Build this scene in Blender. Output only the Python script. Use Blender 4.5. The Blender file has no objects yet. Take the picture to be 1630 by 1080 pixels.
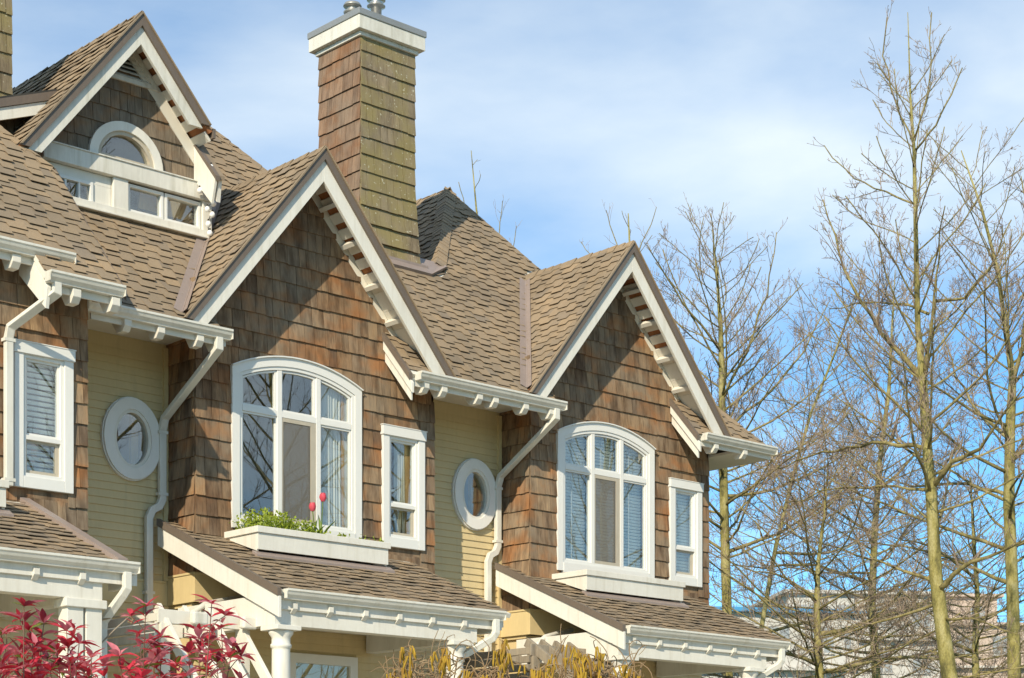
import bpy, bmesh, math, random
from mathutils import Vector, Matrix, noise
random.seed(7)
V = Vector
# ------------------------------------------------------------------ camera, sky, sun, exposure
sc = bpy.context.scene
COL = sc.collection
FPX, YAW, HOR = 2996.37, math.radians(42.654), 1323.93     # focal length and horizon in photo pixels
EYE = 1.6
CAM = V((-10.131, -17.412, EYE))
cam_d = bpy.data.cameras.new('camera'); cam = bpy.data.objects.new('camera', cam_d); COL.objects.link(cam)
cam.location = CAM; cam.rotation_euler = (math.pi/2, 0, -YAW)
cam_d.sensor_width = 36; cam_d.lens = FPX/1630*36; cam_d.shift_y = (HOR-540)/1630
cam_d.clip_end = 3000; cam_d.clip_start = .1
sc.camera = cam
SUN = V((-1.67, -1.0, 1.15)).normalized()                  # towards the sun
w = bpy.data.worlds.new('World'); sc.world = w; w.use_nodes = True
nt = w.node_tree; nt.nodes.clear()
def wn(t, **k):
    n = nt.nodes.new(t)
    for a, b in k.items(): setattr(n, a, b)
    return n
sky = wn('ShaderNodeTexSky', sky_type='NISHITA', sun_disc=False)
sky.sun_elevation = math.asin(SUN.z); sky.sun_rotation = math.atan2(SUN.x, SUN.y)
sky.air_density = .68; sky.dust_density = .05; sky.ozone_density = 4.0
geo = wn('ShaderNodeTexCoord'); mp = wn('ShaderNodeMapping'); mp.inputs['Rotation'].default_value = (0, 0, math.radians(25)); mp.inputs['Scale'].default_value = (1.2, 2.0, 5.2); mp.inputs['Location'].default_value = (5, 8.5, .8)
nt.links.new(geo.outputs['Generated'], mp.inputs['Vector'])
n1 = wn('ShaderNodeTexNoise'); n1.inputs['Scale'].default_value = 1.0; n1.inputs['Detail'].default_value = 9; n1.inputs['Roughness'].default_value = .52; n1.inputs['Distortion'].default_value = .35
nt.links.new(mp.outputs[0], n1.inputs['Vector'])
rp = wn('ShaderNodeValToRGB'); rp.color_ramp.elements[0].position = .43; rp.color_ramp.elements[1].position = .70
rp.color_ramp.elements[0].color = (.10, .10, .10, 1); rp.color_ramp.elements[1].color = (.82, .82, .82, 1)
nt.links.new(n1.outputs['Fac'], rp.inputs['Fac'])
mx = wn('ShaderNodeMixRGB'); mx.inputs['Color2'].default_value = (5.75, 6.05, 5.9, 1)
nt.links.new(rp.outputs['Color'], mx.inputs['Fac']); hs = wn('ShaderNodeHueSaturation'); hs.inputs['Saturation'].default_value = 1.12; nt.links.new(sky.outputs[0], hs.inputs['Color']); tn = wn('ShaderNodeMixRGB', blend_type='MULTIPLY'); tn.inputs['Fac'].default_value = 1; tn.inputs['Color2'].default_value = (.60, 1.0, .96, 1); nt.links.new(hs.outputs[0], tn.inputs['Color1']); nt.links.new(tn.outputs[0], mx.inputs['Color1'])
bg = wn('ShaderNodeBackground'); bg.inputs['Strength'].default_value = .15
out = wn('ShaderNodeOutputWorld')
nt.links.new(mx.outputs[0], bg.inputs['Color']); nt.links.new(bg.outputs[0], out.inputs['Surface'])
sd = bpy.data.lights.new('sun', 'SUN'); so = bpy.data.objects.new('sun', sd); COL.objects.link(so)
sd.energy = 4.2; sd.angle = math.radians(.53); sd.color = (1.0, .885, .69)
so.rotation_euler = SUN.to_track_quat('Z', 'Y').to_euler(); so.location = SUN*40
sc.view_settings.view_transform = 'Standard'; sc.view_settings.look = 'None'; sc.view_settings.gamma = 1
sc.view_settings.exposure = .42

# photo geometry: a place in the world seen at photo pixel (x, y) at distance t in front of the camera
FW = V((math.sin(YAW), math.cos(YAW), 0)); RT = V((math.cos(YAW), -math.sin(YAW), 0))
def at(x, y, t): return CAM + (FW + RT*((x-815)/FPX) + V((0, 0, (HOR-y)/FPX)))*t
def size_px(P):                         # photo pixels per metre at P, 0 when out of frame
    d = (P-CAM).dot(FW)
    if d < .5: return 0
    x = 815 + FPX*(P-CAM).dot(RT)/d; y = HOR - FPX*(P.z-CAM.z)/d
    return FPX/d if -20 < x < 1650 and -20 < y < 1100 else 0

# ------------------------------------------------------------------ materials
MAT = {}
def new_mat(name):
    m = bpy.data.materials.new(name); m.use_nodes = True; MAT[name] = m
    return m, m.node_tree, m.node_tree.nodes['Principled BSDF']
def nd(t, typ, **k):
    n = t.nodes.new(typ)
    for a, b in k.items():
        if a in n.inputs: n.inputs[a].default_value = b
        else: setattr(n, a, b)
    return n
def ramp(t, src, stops):
    r = t.nodes.new('ShaderNodeValToRGB'); e = r.color_ramp.elements
    while len(e) < len(stops): e.new(.5)
    for q, (p, c) in zip(e, stops): q.position = p; q.color = (*c, 1)
    t.links.new(src, r.inputs['Fac']); return r.outputs['Color']
def mixc(t, fac, a, b, mode='MIX'):
    m = t.nodes.new('ShaderNodeMixRGB'); m.blend_type = mode
    for s, i in ((fac, 'Fac'), (a, 'Color1'), (b, 'Color2')):
        if hasattr(s, 'is_output'): t.links.new(s, m.inputs[i])
        else: m.inputs[i].default_value = s if isinstance(s, float) else (*s, 1)
    return m.outputs[0]
def wpos(t, scale, rnd=None):
    g = t.nodes.new('ShaderNodeNewGeometry'); mp = t.nodes.new('ShaderNodeMapping'); mp.inputs['Scale'].default_value = scale
    t.links.new(g.outputs['Position'], mp.inputs['Vector'])
    if rnd is not None:
        cb = t.nodes.new('ShaderNodeCombineXYZ'); ml = t.nodes.new('ShaderNodeMath'); ml.operation = 'MULTIPLY'; ml.inputs[1].default_value = 37
        t.links.new(rnd, ml.inputs[0])
        for i in range(3): t.links.new(ml.outputs[0], cb.inputs[i])
        t.links.new(cb.outputs[0], mp.inputs['Location'])
    return mp.outputs[0]
def tnoise(t, vec, scale, detail=3, rough=.55):
    n = nd(t, 'ShaderNodeTexNoise'); n.inputs['Scale'].default_value = scale; n.inputs['Detail'].default_value = detail; n.inputs['Roughness'].default_value = rough
    t.links.new(vec, n.inputs['Vector']); return n.outputs['Fac']
def piece_random(t):
    o = t.nodes.new('ShaderNodeObjectInfo'); g = t.nodes.new('ShaderNodeNewGeometry')
    a = t.nodes.new('ShaderNodeMath'); a.operation = 'ADD'; f = t.nodes.new('ShaderNodeMath'); f.operation = 'FRACT'
    t.links.new(o.outputs['Random'], a.inputs[0]); t.links.new(g.outputs['Random Per Island'], a.inputs[1]); t.links.new(a.outputs[0], f.inputs[0])
    return f.outputs[0]
def bump(t, b, h, strength, dist=.01):
    n = nd(t, 'ShaderNodeBump'); n.inputs['Strength'].default_value = strength; n.inputs['Distance'].default_value = dist
    t.links.new(h, n.inputs['Height']); t.links.new(n.outputs[0], b.inputs['Normal'])

def cedar(name, stops, grey, greyamt, streak=.5, moss=None, red=None):
    m, t, b = new_mat(name); r = piece_random(t)
    c = ramp(t, r, stops)
    g = tnoise(t, wpos(t, (70, 70, 3.2), r), 1, 4, .65)
    c = mixc(t, .8, c, ramp(t, g, [(.25, (.45, .42, .40)), (.55, (.95, .95, .95)), (.8, (1.25, 1.22, 1.18))]), 'MULTIPLY')
    big = tnoise(t, wpos(t, (1.1, 1.1, 1.4)), 1, 3)
    f = ramp(t, big, [(.38, (0, 0, 0)), (.66, (greyamt,)*3)])
    c = mixc(t, f, c, grey)
    st = tnoise(t, wpos(t, (9, 9, 2.2), r), 1, 3, .6)
    c = mixc(t, streak, c, ramp(t, st, [(.3, (.42, .38, .36)), (.55, (1, 1, 1)), (.75, (1.18, 1.12, 1.02))]), 'MULTIPLY')
    if red:
        rn = tnoise(t, wpos(t, (2.2, 2.2, 2.6)), 1, 3)
        c = mixc(t, ramp(t, rn, [(.5, (0, 0, 0)), (.68, (.75, .75, .75))]), c, mixc(t, .7, red, c, 'OVERLAY'))
    if moss:
        mn = tnoise(t, wpos(t, (2.6, 2.6, 1.8)), 1, 4)
        c = mixc(t, ramp(t, mn, [(.40, (.05, .05, .05)), (.62, (.8, .8, .8))]), c, moss)
        ln = tnoise(t, wpos(t, (26, 26, 26)), 1, 2)
        c = mixc(t, ramp(t, ln, [(.665, (0, 0, 0)), (.70, (.8, .8, .8))]), c, (.50, .48, .36))
    t.links.new(c, b.inputs['Base Color']); b.inputs['Roughness'].default_value = .88; b.inputs['Specular IOR Level'].default_value = .2
    bump(t, b, g, .55, .006)
    return m
cedar('cedar', [(0, (.175, .103, .058)), (.16, (.32, .20, .108)), (.32, (.215, .138, .082)), (.50, (.44, .29, .16)), (.66, (.150, .095, .060)), (.84, (.365, .225, .122)), (1, (.27, .19, .122))], (.245, .195, .138), .85, .95, red=(.50, .26, .115))
cedar('cedar_chimney', [(0, (.27, .165, .105)), (.5, (.225, .155, .108)), (1, (.31, .20, .13))], (.25, .195, .145), .75, .6, red=(.36, .20, .105))
cedar('cedar_mossy', [(0, (.26, .205, .135)), (.5, (.225, .18, .12)), (1, (.31, .245, .165))], (.27, .225, .165), .6, .6, moss=(.25, .205, .085))
cedar('cedar_grey', [(0, (.22, .175, .125)), (.5, (.18, .145, .105)), (1, (.28, .21, .14))], (.23, .195, .155), .7, .6, red=(.44, .26, .13))
cedar('old_wood', [(0, (.26, .215, .155)), (1, (.34, .285, .21))], (.30, .265, .21), .7, .6)

m, t, b = new_mat('roof_shingle'); r = piece_random(t)
c = ramp(t, r, [(0, (.268, .206, .140)), (.25, (.310, .236, .157)), (.45, (.250, .198, .140)), (.65, (.330, .244, .155)), (.85, (.288, .221, .150)), (1, (.235, .190, .142))])
c = mixc(t, .6, c, ramp(t, tnoise(t, wpos(t, (90, 90, 90)), 1, 3, .7), [(.25, (.62, .62, .62)), (.75, (1.3, 1.3, 1.3))]), 'MULTIPLY')
c = mixc(t, .7, c, ramp(t, tnoise(t, wpos(t, (1.3, 1.3, 1.3)), 1, 4), [(.3, (.70, .71, .72)), (.55, (1.0, 1.0, 1.0)), (.72, (1.14, 1.10, 1.04))]), 'MULTIPLY')
t.links.new(c, b.inputs['Base Color']); b.inputs['Roughness'].default_value = .95; b.inputs['Specular IOR Level'].default_value = .15
bump(t, b, tnoise(t, wpos(t, (160, 160, 160)), 1, 2), .5, .004)

def paint(name, col, rough=.55, dirt=.25, dirtcol=(.42, .38, .27), fine=.10, wood=True, metal=0., spec=.4, streak=0):
    m, t, b = new_mat(name)
    n = tnoise(t, wpos(t, (2.0, 2.0, 1.2)), 1, 5, .6)
    c = mixc(t, ramp(t, n, [(.45, (0, 0, 0)), (.8, (dirt,)*3)]), col, dirtcol)
    if streak:
        sn = tnoise(t, wpos(t, (11, 11, .9)), 1, 4, .6)
        c = mixc(t, ramp(t, sn, [(.52, (0, 0, 0)), (.74, (streak,)*3)]), c, dirtcol)
    n2 = tnoise(t, wpos(t, (28, 28, 7) if wood else (60, 60, 60)), 1, 3)
    c = mixc(t, 1.0, c, ramp(t, n2, [(.2, (1-fine*1.2,)*3), (.8, (1+fine*.5,)*3)]), 'MULTIPLY')
    t.links.new(c, b.inputs['Base Color']); b.inputs['Roughness'].default_value = rough; b.inputs['Metallic'].default_value = metal
    b.inputs['Specular IOR Level'].default_value = spec
    bump(t, b, n2, .12, .004)
    return m
paint('white', (.71, .685, .61), .6, .32, (.50, .46, .36), .06, streak=.5)
paint('white_vinyl', (.72, .71, .665), .4, .05, fine=.015)
paint('white_worn', (.67, .65, .58), .65, .5, (.42, .40, .31), .1, streak=.7)
paint('gutter', (.69, .67, .595), .36, .35, (.46, .42, .32), .04, streak=.45)
paint('siding', (.60, .475, .255), .6, .3, (.42, .34, .20), .04, streak=.4)
paint('siding_trim', (.62, .49, .255), .6, .25, (.36, .28, .15), .06)
paint('grey_trim', (.74, .72, .67), .6, .2, fine=.03)
paint('drip_edge', (.150, .118, .092), .5, .3, (.14, .11, .09))
paint('flashing', (.295, .235, .205), .42, .4, (.22, .17, .135))
paint('deck_wood', (.36, .145, .055), .8, .4, (.20, .09, .04), .2)
paint('soffit', (.68, .65, .57), .6, .2, fine=.03)
paint('interior', (.42, .40, .36), .9, .1)
paint('interior_wood', (.62, .38, .17), .6, .2, (.32, .16, .06), .15)
paint('curtain', (.78, .75, .66), .9, .1)
paint('blind', (.84, .87, .84), .5, .05)
paint('screen_frame', (.46, .41, .32), .5, .1)
paint('tin', (.52, .52, .50), .32, .4, (.30, .28, .24), .08, False, .75)
paint('cap_metal', (.36, .36, .34), .4, .4, (.25, .24, .20), .08, False, .5)
paint('bulb', (.80, .80, .78), .25, .02, fine=.0)
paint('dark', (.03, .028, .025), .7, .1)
paint('leaf_red', (.66, .045, .075), .38, .6, (.34, .03, .06), .2)
paint('leaf_pink', (.72, .24, .28), .38, .5, (.45, .08, .12), .2)
paint('leaf_dark', (.30, .03, .055), .4, .5, (.20, .04, .05), .2)
paint('leaf_green', (.17, .26, .035), .45, .4, (.28, .26, .03), .2)
paint('leaf_lime', (.36, .44, .045), .5, .4, (.20, .30, .03), .2)
paint('stem_red', (.16, .075, .05), .7, .3)
paint('catkin', (.56, .37, .045), .8, .5, (.40, .22, .03), .3)
paint('catkin_dark', (.42, .25, .05), .8, .5, (.30, .16, .03), .3)
paint('hazel_bark', (.25, .165, .085), .8, .4)
paint('tulip', (.78, .115, .16), .5, .4, (.80, .30, .30), .15)
paint('blue', (.03, .16, .52), .5, .1)
paint('blue_trim', (.06, .28, .52), .5, .3, (.3, .4, .5))
paint('far_white', (.52, .50, .46), .8, .2)
paint('far_pink', (.50, .40, .33), .8, .2)
paint('far_glass', (.30, .32, .33), .3, .2)  # glass paled, so distance haze is put into its colour
paint('asphalt', (.05, .05, .052), .9, .3)
paint('concrete', (.34, .33, .31), .9, .3)
paint('bounce_paving', (.52, .46, .36), .9, .3, (.40, .35, .27))  # warm pale tone for the added bounce surface
def leafy(name, amount):
    t = MAT[name].node_tree; b = t.nodes['Principled BSDF']; o = [n for n in t.nodes if n.type == 'OUTPUT_MATERIAL'][0]
    tl = nd(t, 'ShaderNodeBsdfTranslucent'); mxs = nd(t, 'ShaderNodeMixShader'); mxs.inputs[0].default_value = amount
    src = b.inputs['Base Color'].links[0].from_socket; t.links.new(src, tl.inputs[0])
    t.links.new(b.outputs[0], mxs.inputs[1]); t.links.new(tl.outputs[0], mxs.inputs[2]); t.links.new(mxs.outputs[0], o.inputs[0])
for n_ in ('leaf_dark', 'leaf_red', 'leaf_pink', 'leaf_green', 'leaf_lime', 'tulip', 'catkin', 'catkin_dark'): leafy(n_, .38)
def bark(name, c0, c1, c2):
    m, t, b = new_mat(name)
    n = tnoise(t, wpos(t, (7, 7, 2.4)), 1, 5, .65); c = ramp(t, n, [(.36, c0), (.5, c1), (.64, c2)])
    f = tnoise(t, wpos(t, (45, 45, 30)), 1, 3)
    c = mixc(t, .7, c, ramp(t, f, [(.25, (.6, .6, .6)), (.75, (1.2, 1.2, 1.2))]), 'MULTIPLY')
    t.links.new(c, b.inputs['Base Color']); b.inputs['Roughness'].default_value = .9; b.inputs['Specular IOR Level'].default_value = .15
    bump(t, b, f, .6, .02)
bark('bark', (.12, .11, .045), (.28, .245, .085), (.38, .34, .16))
bark('bark_limb', (.13, .11, .055), (.25, .21, .085), (.34, .29, .14))
bark('twig', (.19, .14, .115), (.26, .20, .145), (.33, .27, .18))
m, t, b = new_mat('grass'); n = tnoise(t, wpos(t, (3, 3, 3)), 1, 6)
t.links.new(ramp(t, n, [(.3, (.035, .06, .015)), (.7, (.08, .11, .03))]), b.inputs['Base Color']); b.inputs['Roughness'].default_value = .95
def glass(name, base, gain, tint):
    m = bpy.data.materials.new(name); m.use_nodes = True; MAT[name] = m; t = m.node_tree; t.nodes.clear()
    tr = nd(t, 'ShaderNodeBsdfTransparent'); tr.inputs[0].default_value = (*tint, 1)
    gl = nd(t, 'ShaderNodeBsdfGlossy'); gl.inputs['Roughness'].default_value = .0; gl.inputs[0].default_value = (.92, .91, .88, 1)
    lw = nd(t, 'ShaderNodeLayerWeight'); lw.inputs[0].default_value = .5
    pw = nd(t, 'ShaderNodeMath', operation='POWER'); pw.inputs[1].default_value = 3; t.links.new(lw.outputs['Facing'], pw.inputs[0])
    ma = nd(t, 'ShaderNodeMath', operation='MULTIPLY_ADD'); ma.inputs[1].default_value = gain; ma.inputs[2].default_value = base; t.links.new(pw.outputs[0], ma.inputs[0])
    mxs = nd(t, 'ShaderNodeMixShader'); o = nd(t, 'ShaderNodeOutputMaterial')
    t.links.new(ma.outputs[0], mxs.inputs[0]); t.links.new(tr.outputs[0], mxs.inputs[1]); t.links.new(gl.outputs[0], mxs.inputs[2]); t.links.new(mxs.outputs[0], o.inputs[0])
glass('glass', .145, .6, (.93, .96, .96))
m = bpy.data.materials.new('screen'); m.use_nodes = True; MAT['screen'] = m; t = m.node_tree; t.nodes.clear()
a1 = nd(t, 'ShaderNodeBsdfTransparent'); a2 = nd(t, 'ShaderNodeBsdfDiffuse'); a2.inputs[0].default_value = (.24, .225, .20, 1); a3 = nd(t, 'ShaderNodeMixShader'); a3.inputs[0].default_value = .55; a4 = nd(t, 'ShaderNodeOutputMaterial')
t.links.new(a1.outputs[0], a3.inputs[1]); t.links.new(a2.outputs[0], a3.inputs[2]); t.links.new(a3.outputs[0], a4.inputs[0])

# ------------------------------------------------------------------ mesh helpers
def tag(o, label=None, cat=None, group=None, kind=None):
    for k, v in (('label', label), ('category', cat), ('group', group), ('kind', kind)):
        if v: o[k] = v
    return o
def empty(name, loc, label=None, cat=None, group=None):
    o = bpy.data.objects.new(name, None); COL.objects.link(o); o.location = loc; o.empty_display_size = .2
    return tag(o, label, cat, group)
def origin(o):
    p = V((0, 0, 0))
    while o is not None: p += o.location; o = o.parent
    return p
SH = V((0, 0, 0))                      # shift of whatever is being built (which house, eye level)
def shift(x=0, y=0, z=0):
    global SH
    SH = V((x, y, z))
class MB:
    """collects shapes given in world coordinates; build() links them as one mesh object"""
    def __init__(s): s.v = []; s.f = []
    def add(s, vs, fs):
        k = len(s.v); s.v += [V(p) for p in vs]; s.f += [tuple(k+i for i in f) for f in fs]; return s
    def hexa(s, p):            # 8 corners: bottom ring 0-3, top ring 4-7
        return s.add(p, [(3, 2, 1, 0), (4, 5, 6, 7), (0, 1, 5, 4), (1, 2, 6, 5), (2, 3, 7, 6), (3, 0, 4, 7)])
    def box(s, x0, x1, y0, y1, z0, z1):
        return s.hexa([(x0, y0, z0), (x1, y0, z0), (x1, y1, z0), (x0, y1, z0), (x0, y0, z1), (x1, y0, z1), (x1, y1, z1), (x0, y1, z1)])
    def prism(s, loop, d):     # planar loop of points swept by vector d
        d = V(d); n = len(loop); a = [V(p) for p in loop]
        nrm = V((0, 0, 0))
        for i in range(n): nrm += a[i].cross(a[(i+1) % n])
        fl = nrm.dot(d) < 0
        f = [tuple(range(n)), tuple(range(2*n-1, n-1, -1))] + [(i, n+i, n+(i+1) % n, (i+1) % n) for i in range(n)]
        if not fl: f = [tuple(reversed(q)) for q in f]
        return s.add(a+[p+d for p in a], f)
    def beam(s, p0, p1, w, h, up=(0, 0, 1)):
        p0, p1 = V(p0), V(p1); d = (p1-p0).normalized(); r = d.cross(V(up)).normalized(); u = r.cross(d)
        r *= w/2; u *= h/2
        return s.hexa([p0-r-u, p0+r-u, p1+r-u, p1-r-u, p0-r+u, p0+r+u, p1+r+u, p1-r+u])
    def tube(s, pts, rad, n=6, cap=True):
        pts = [V(p) for p in pts]; k = len(s.v); m = len(pts); prev = None
        for i, p in enumerate(pts):
            d = (pts[min(i+1, m-1)]-pts[max(i-1, 0)])
            d = d.normalized() if d.length > 1e-9 else V((0, 0, 1))
            if prev is None: a = d.orthogonal().normalized()
            else:
                a = prev-d*prev.dot(d); a = a.normalized() if a.length > 1e-6 else d.orthogonal().normalized()
            prev = a; b = d.cross(a); r = rad[i] if hasattr(rad, '__len__') else rad
            for j in range(n):
                t = 2*math.pi*j/n; s.v.append(p+(a*math.cos(t)+b*math.sin(t))*r)
        for i in range(m-1):
            for j in range(n):
                q = k+i*n; s.f.append((q+j, q+(j+1) % n, q+n+(j+1) % n, q+n+j))
        if cap:
            s.f.append(tuple(k+j for j in reversed(range(n)))); s.f.append(tuple(k+(m-1)*n+j for j in range(n)))
        return s
    def lathe(s, c, prof, n=20):
        k = len(s.v); c = V(c)
        for r, z in prof:
            for j in range(n):
                t = 2*math.pi*j/n; s.v.append(c+V((r*math.cos(t), r*math.sin(t), z)))
        for i in range(len(prof)-1):
            for j in range(n):
                q = k+i*n; s.f.append((q+j, q+(j+1) % n, q+n+(j+1) % n, q+n+j))
        s.f.append(tuple(k+j for j in reversed(range(n)))); s.f.append(tuple(k+(len(prof)-1)*n+j for j in range(n)))
        return s
    def sweep(s, pts, w, h, up):  # rectangular pipe along a polyline, mitred
        pts = [V(p) for p in pts]; k = len(s.v); m = len(pts); up = V(up)
        for i, p in enumerate(pts):
            d0 = (pts[i]-pts[i-1]).normalized() if i else None; d1 = (pts[i+1]-pts[i]).normalized() if i < m-1 else None
            d = ((d0 or d1)+(d1 or d0)).normalized()
            r = d.cross(up).normalized(); u = r.cross(d).normalized()
            sc_ = 1/max(.5, (d0 or d1).dot(d))
            for a, b in ((-1, -1), (1, -1), (1, 1), (-1, 1)): s.v.append(p+r*(a*w/2*sc_)+u*(b*h/2))
        for i in range(m-1):
            for j in range(4):
                q = k+i*4; s.f.append((q+j, q+(j+1) % 4, q+4+(j+1) % 4, q+4+j))
        s.f.append((k+3, k+2, k+1, k)); q = k+(m-1)*4; s.f.append((q, q+1, q+2, q+3))
        return s
    def mesh(s, name, mat, o=V((0, 0, 0)), smooth=False):
        me = bpy.data.meshes.new(name); me.from_pydata([tuple(p+SH-o) for p in s.v], [], s.f)
        me.materials.append(MAT[mat])
        if smooth: me.shade_smooth()
        return me
    def build(s, name, mat, parent=None, smooth=False, bev=0, loc=None, **tg):
        o = origin(parent) if parent else V(loc) if loc is not None else V((0, 0, 0))
        ob = bpy.data.objects.new(name, s.mesh(name, mat, o, smooth)); COL.objects.link(ob)
        if parent: ob.parent = parent
        else: ob.location = o
        if bev:
            b = ob.modifiers.new('edge', 'BEVEL'); b.width = bev; b.segments = 2; b.limit_method = 'ANGLE'
        return tag(ob, **tg)
CACHE = {}
class Pieces:
    """pieces of one kind on one thing: the 300 largest in the photo become objects, the rest one joined part"""
    def __init__(s, name, mat, limit=300): s.name, s.mat, s.limit, s.l = name, mat, limit, []
    def add(s, vs, fs, parent, mat=None):
        vs = [V(p)+SH for p in vs]; c = sum(vs, V((0, 0, 0)))/len(vs)
        ext = max((p-c).length for p in vs); k = size_px(c)
        s.l.append((ext*k, vs, fs, parent, mat or s.mat))
    def finish(s, house):
        shift(); s.l.sort(key=lambda q: -q[0])
        for sz, vs, fs, par, mat in s.l[:s.limit]:
            o = vs[0].copy(); key = (mat, tuple(round(c, 3) for p in vs for c in (p-o)), len(fs))
            me = CACHE.get(key)
            if me is None:
                mb = MB(); mb.v = vs; mb.f = list(fs); me = mb.mesh(s.name, mat, o); CACHE[key] = me
            ob = bpy.data.objects.new(s.name, me); COL.objects.link(ob); ob.parent = par; ob.location = o-origin(par)
        rest = {}
        for q in s.l[s.limit:]: rest.setdefault((q[3], q[4]), []).append(q)
        for (par, mat), l in rest.items():
            mb = MB()
            for q in l: mb.add(q[1], q[2])
            mb.build(s.name+'_field', mat, par, kind='stuff')
HEXF = [(3, 2, 1, 0), (4, 5, 6, 7), (0, 1, 5, 4), (1, 2, 6, 5), (2, 3, 7, 6), (3, 0, 4, 7)]

def intervals(poly, v):
    xs = []
    for i in range(len(poly)):
        (x0, y0), (x1, y1) = poly[i], poly[(i+1) % len(poly)]
        if (y0 <= v) != (y1 <= v): xs.append(x0+(v-y0)/(y1-y0)*(x1-x0))
    xs.sort(); return list(zip(xs[::2], xs[1::2]))
def clampi(poly, v, u, uc, vr):
    v = min(max(v, vr[0]+1e-4), vr[1]-1e-4)
    iv = intervals(poly, v)
    if not iv: return u
    best = min(iv, key=lambda q: 0 if q[0] <= uc <= q[1] else min(abs(uc-q[0]), abs(uc-q[1])))
    return min(max(u, best[0]), best[1])

def roof_plane(name, parent, pieces, O, U, Vv, poly, e=.142, deck=.05, deckmat='deck_wood', phase=0., seed=1):
    """a deck slab with courses of staggered tabs; poly in (u, v) on the plane O + uU + vV"""
    rnd = random.Random(seed)
    O, U, Vv = V(O), V(U).normalized(), V(Vv).normalized(); N = U.cross(Vv).normalized()
    P = lambda u, v, h=0: O+U*u+Vv*v+N*h
    pl = list(poly)
    area = sum(pl[i][0]*pl[(i+1) % len(pl)][1]-pl[(i+1) % len(pl)][0]*pl[i][1] for i in range(len(pl)))
    if area < 0: pl.reverse()
    d = MB().prism([P(u, v, -deck) for u, v in pl], N*deck).build(name, deckmat, parent)
    v0 = min(p[1] for p in pl); v1 = max(p[1] for p in pl); vr = (v0, v1)
    k = 0
    v = v0-phase
    while v < v1-.02:
        for a, b in intervals(pl, min(max(v+e*.55, v0+.001), v1-.001)):
            u = a-rnd.uniform(0, .28); low = rnd.random() < .5
            while u < b:
                wd = rnd.uniform(.15, .23) if low else rnd.uniform(.11, .18)
                u0, u1 = max(u, a-.3), min(u+wd, b+.3)
                uc = min(max((u0+u1)/2, a+.001), b-.001)
                vb = max(v+(0 if low else e*.46)+rnd.uniform(-.004, .004), v0); vt = min(v+e*1.5, v1)
                if u1 > a and u0 < b and vt-vb > .02:
                    sl = .014 if low else -.014
                    hb = .026+rnd.uniform(-.004, .008) if low else .017+rnd.uniform(-.003, .003); th = .006; ht = .004
                    q = [(clampi(pl, vb, u0+sl, uc, vr), vb), (clampi(pl, vb, u1-sl, uc, vr), vb), (clampi(pl, vt, u1+sl, uc, vr), vt), (clampi(pl, vt, u0-sl, uc, vr), vt)]
                    if q[1][0]-q[0][0] > .012 or q[2][0]-q[3][0] > .012:
                        hs = (hb, hb, ht, ht)
                        pieces.add([P(*q[i], hs[i]-th) for i in range(4)]+[P(*q[i], hs[i]) for i in range(4)], HEXF, d)
                u += wd; low = not low
        v += e; k += 1
    return d
def ridge_caps(pieces, parent, p0, p1, d1, d2, wid=.13, e=.145, lift=.03):
    """bent cap shingles from p0 (low end) to p1; d1, d2 run down the two slopes"""
    p0, p1 = V(p0), V(p1); L = (p1-p0).length; D = (p1-p0)/L; n = max(1, int(L/e)); d1, d2 = V(d1).normalized(), V(d2).normalized()
    up = (-(d1+d2)).normalized()
    for i in range(n+1):
        a = p0+D*(i*e); b = p0+D*min(i*e+e*1.5, L+.05)
        ra, rb = lift+.016, lift
        jit = random.uniform(-.006, .006)
        vs = []
        for p, r in ((a, ra), (b, rb)):
            for h in (r-.007, r):
                c = p+up*(h+jit); vs += [c+d1*wid, c, c+d2*wid]
        # layout: a-low(0..2) a-top(3..5) b-low(6..8) b-top(9..11)
        fs = [(3, 4, 10, 9), (4, 5, 11, 10), (7, 1, 0, 6), (8, 2, 1, 7), (0, 1, 4, 3), (1, 2, 5, 4), (9, 10, 7, 6), (10, 11, 8, 7), (6, 0, 3, 9), (2, 8, 11, 5)]
        pieces.add(vs, fs, parent)

WID = [.095, .115, .14, .165, .19, .22]
def cedar_courses(parent, pieces, O, U, N, rows, span, mat=None, e=.212, seed=3, holes=None, flare=0.):
    """courses of shingles on a vertical wall: O origin, U along it, N outwards; rows = list of z; span(z0, z1) -> (u0, u1)"""
    rnd = random.Random(seed); O, U, N = V(O), V(U), V(N); Z = V((0, 0, 1))
    for z in rows:
        sp = span(z, z+e)
        if not sp: continue
        segs = [sp]
        for h in (holes or []):
            c = h(z, z+e)
            if c:
                ns = []
                for a, b in segs:
                    if c[1] <= a or c[0] >= b: ns.append((a, b)); continue
                    if c[0] > a: ns.append((a, c[0]))
                    if c[1] < b: ns.append((c[1], b))
                segs = ns
        for a, b in segs:
            u = a; first = True
            while u < b-.012:
                wd = rnd.choice(WID)
                if first: wd = wd*rnd.uniform(.5, 1); first = False
                if b-(u+wd) < .05: wd = b-u
                wd = min(wd, b-u)
                zb = z+rnd.choice((-.005, -.002, 0, .002, .004)); th = rnd.choice((.014, .017, .021)); g = .0028
                top = zb+e*1.22; hb = .027+flare; lean = rnd.choice((0, 0, 0, .003))
                vs = []
                for zz, y0, y1 in ((zb, hb-th+.002, hb+lean), (top, .001, .005)):
                    vs += [O+U*(u+g)+Z*zz+N*y1, O+U*(u+wd-g)+Z*zz+N*y1, O+U*(u+wd-g)+Z*zz+N*y0, O+U*(u+g)+Z*zz+N*y0]
                pieces.add(vs, HEXF, parent, mat)
                u += wd
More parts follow.
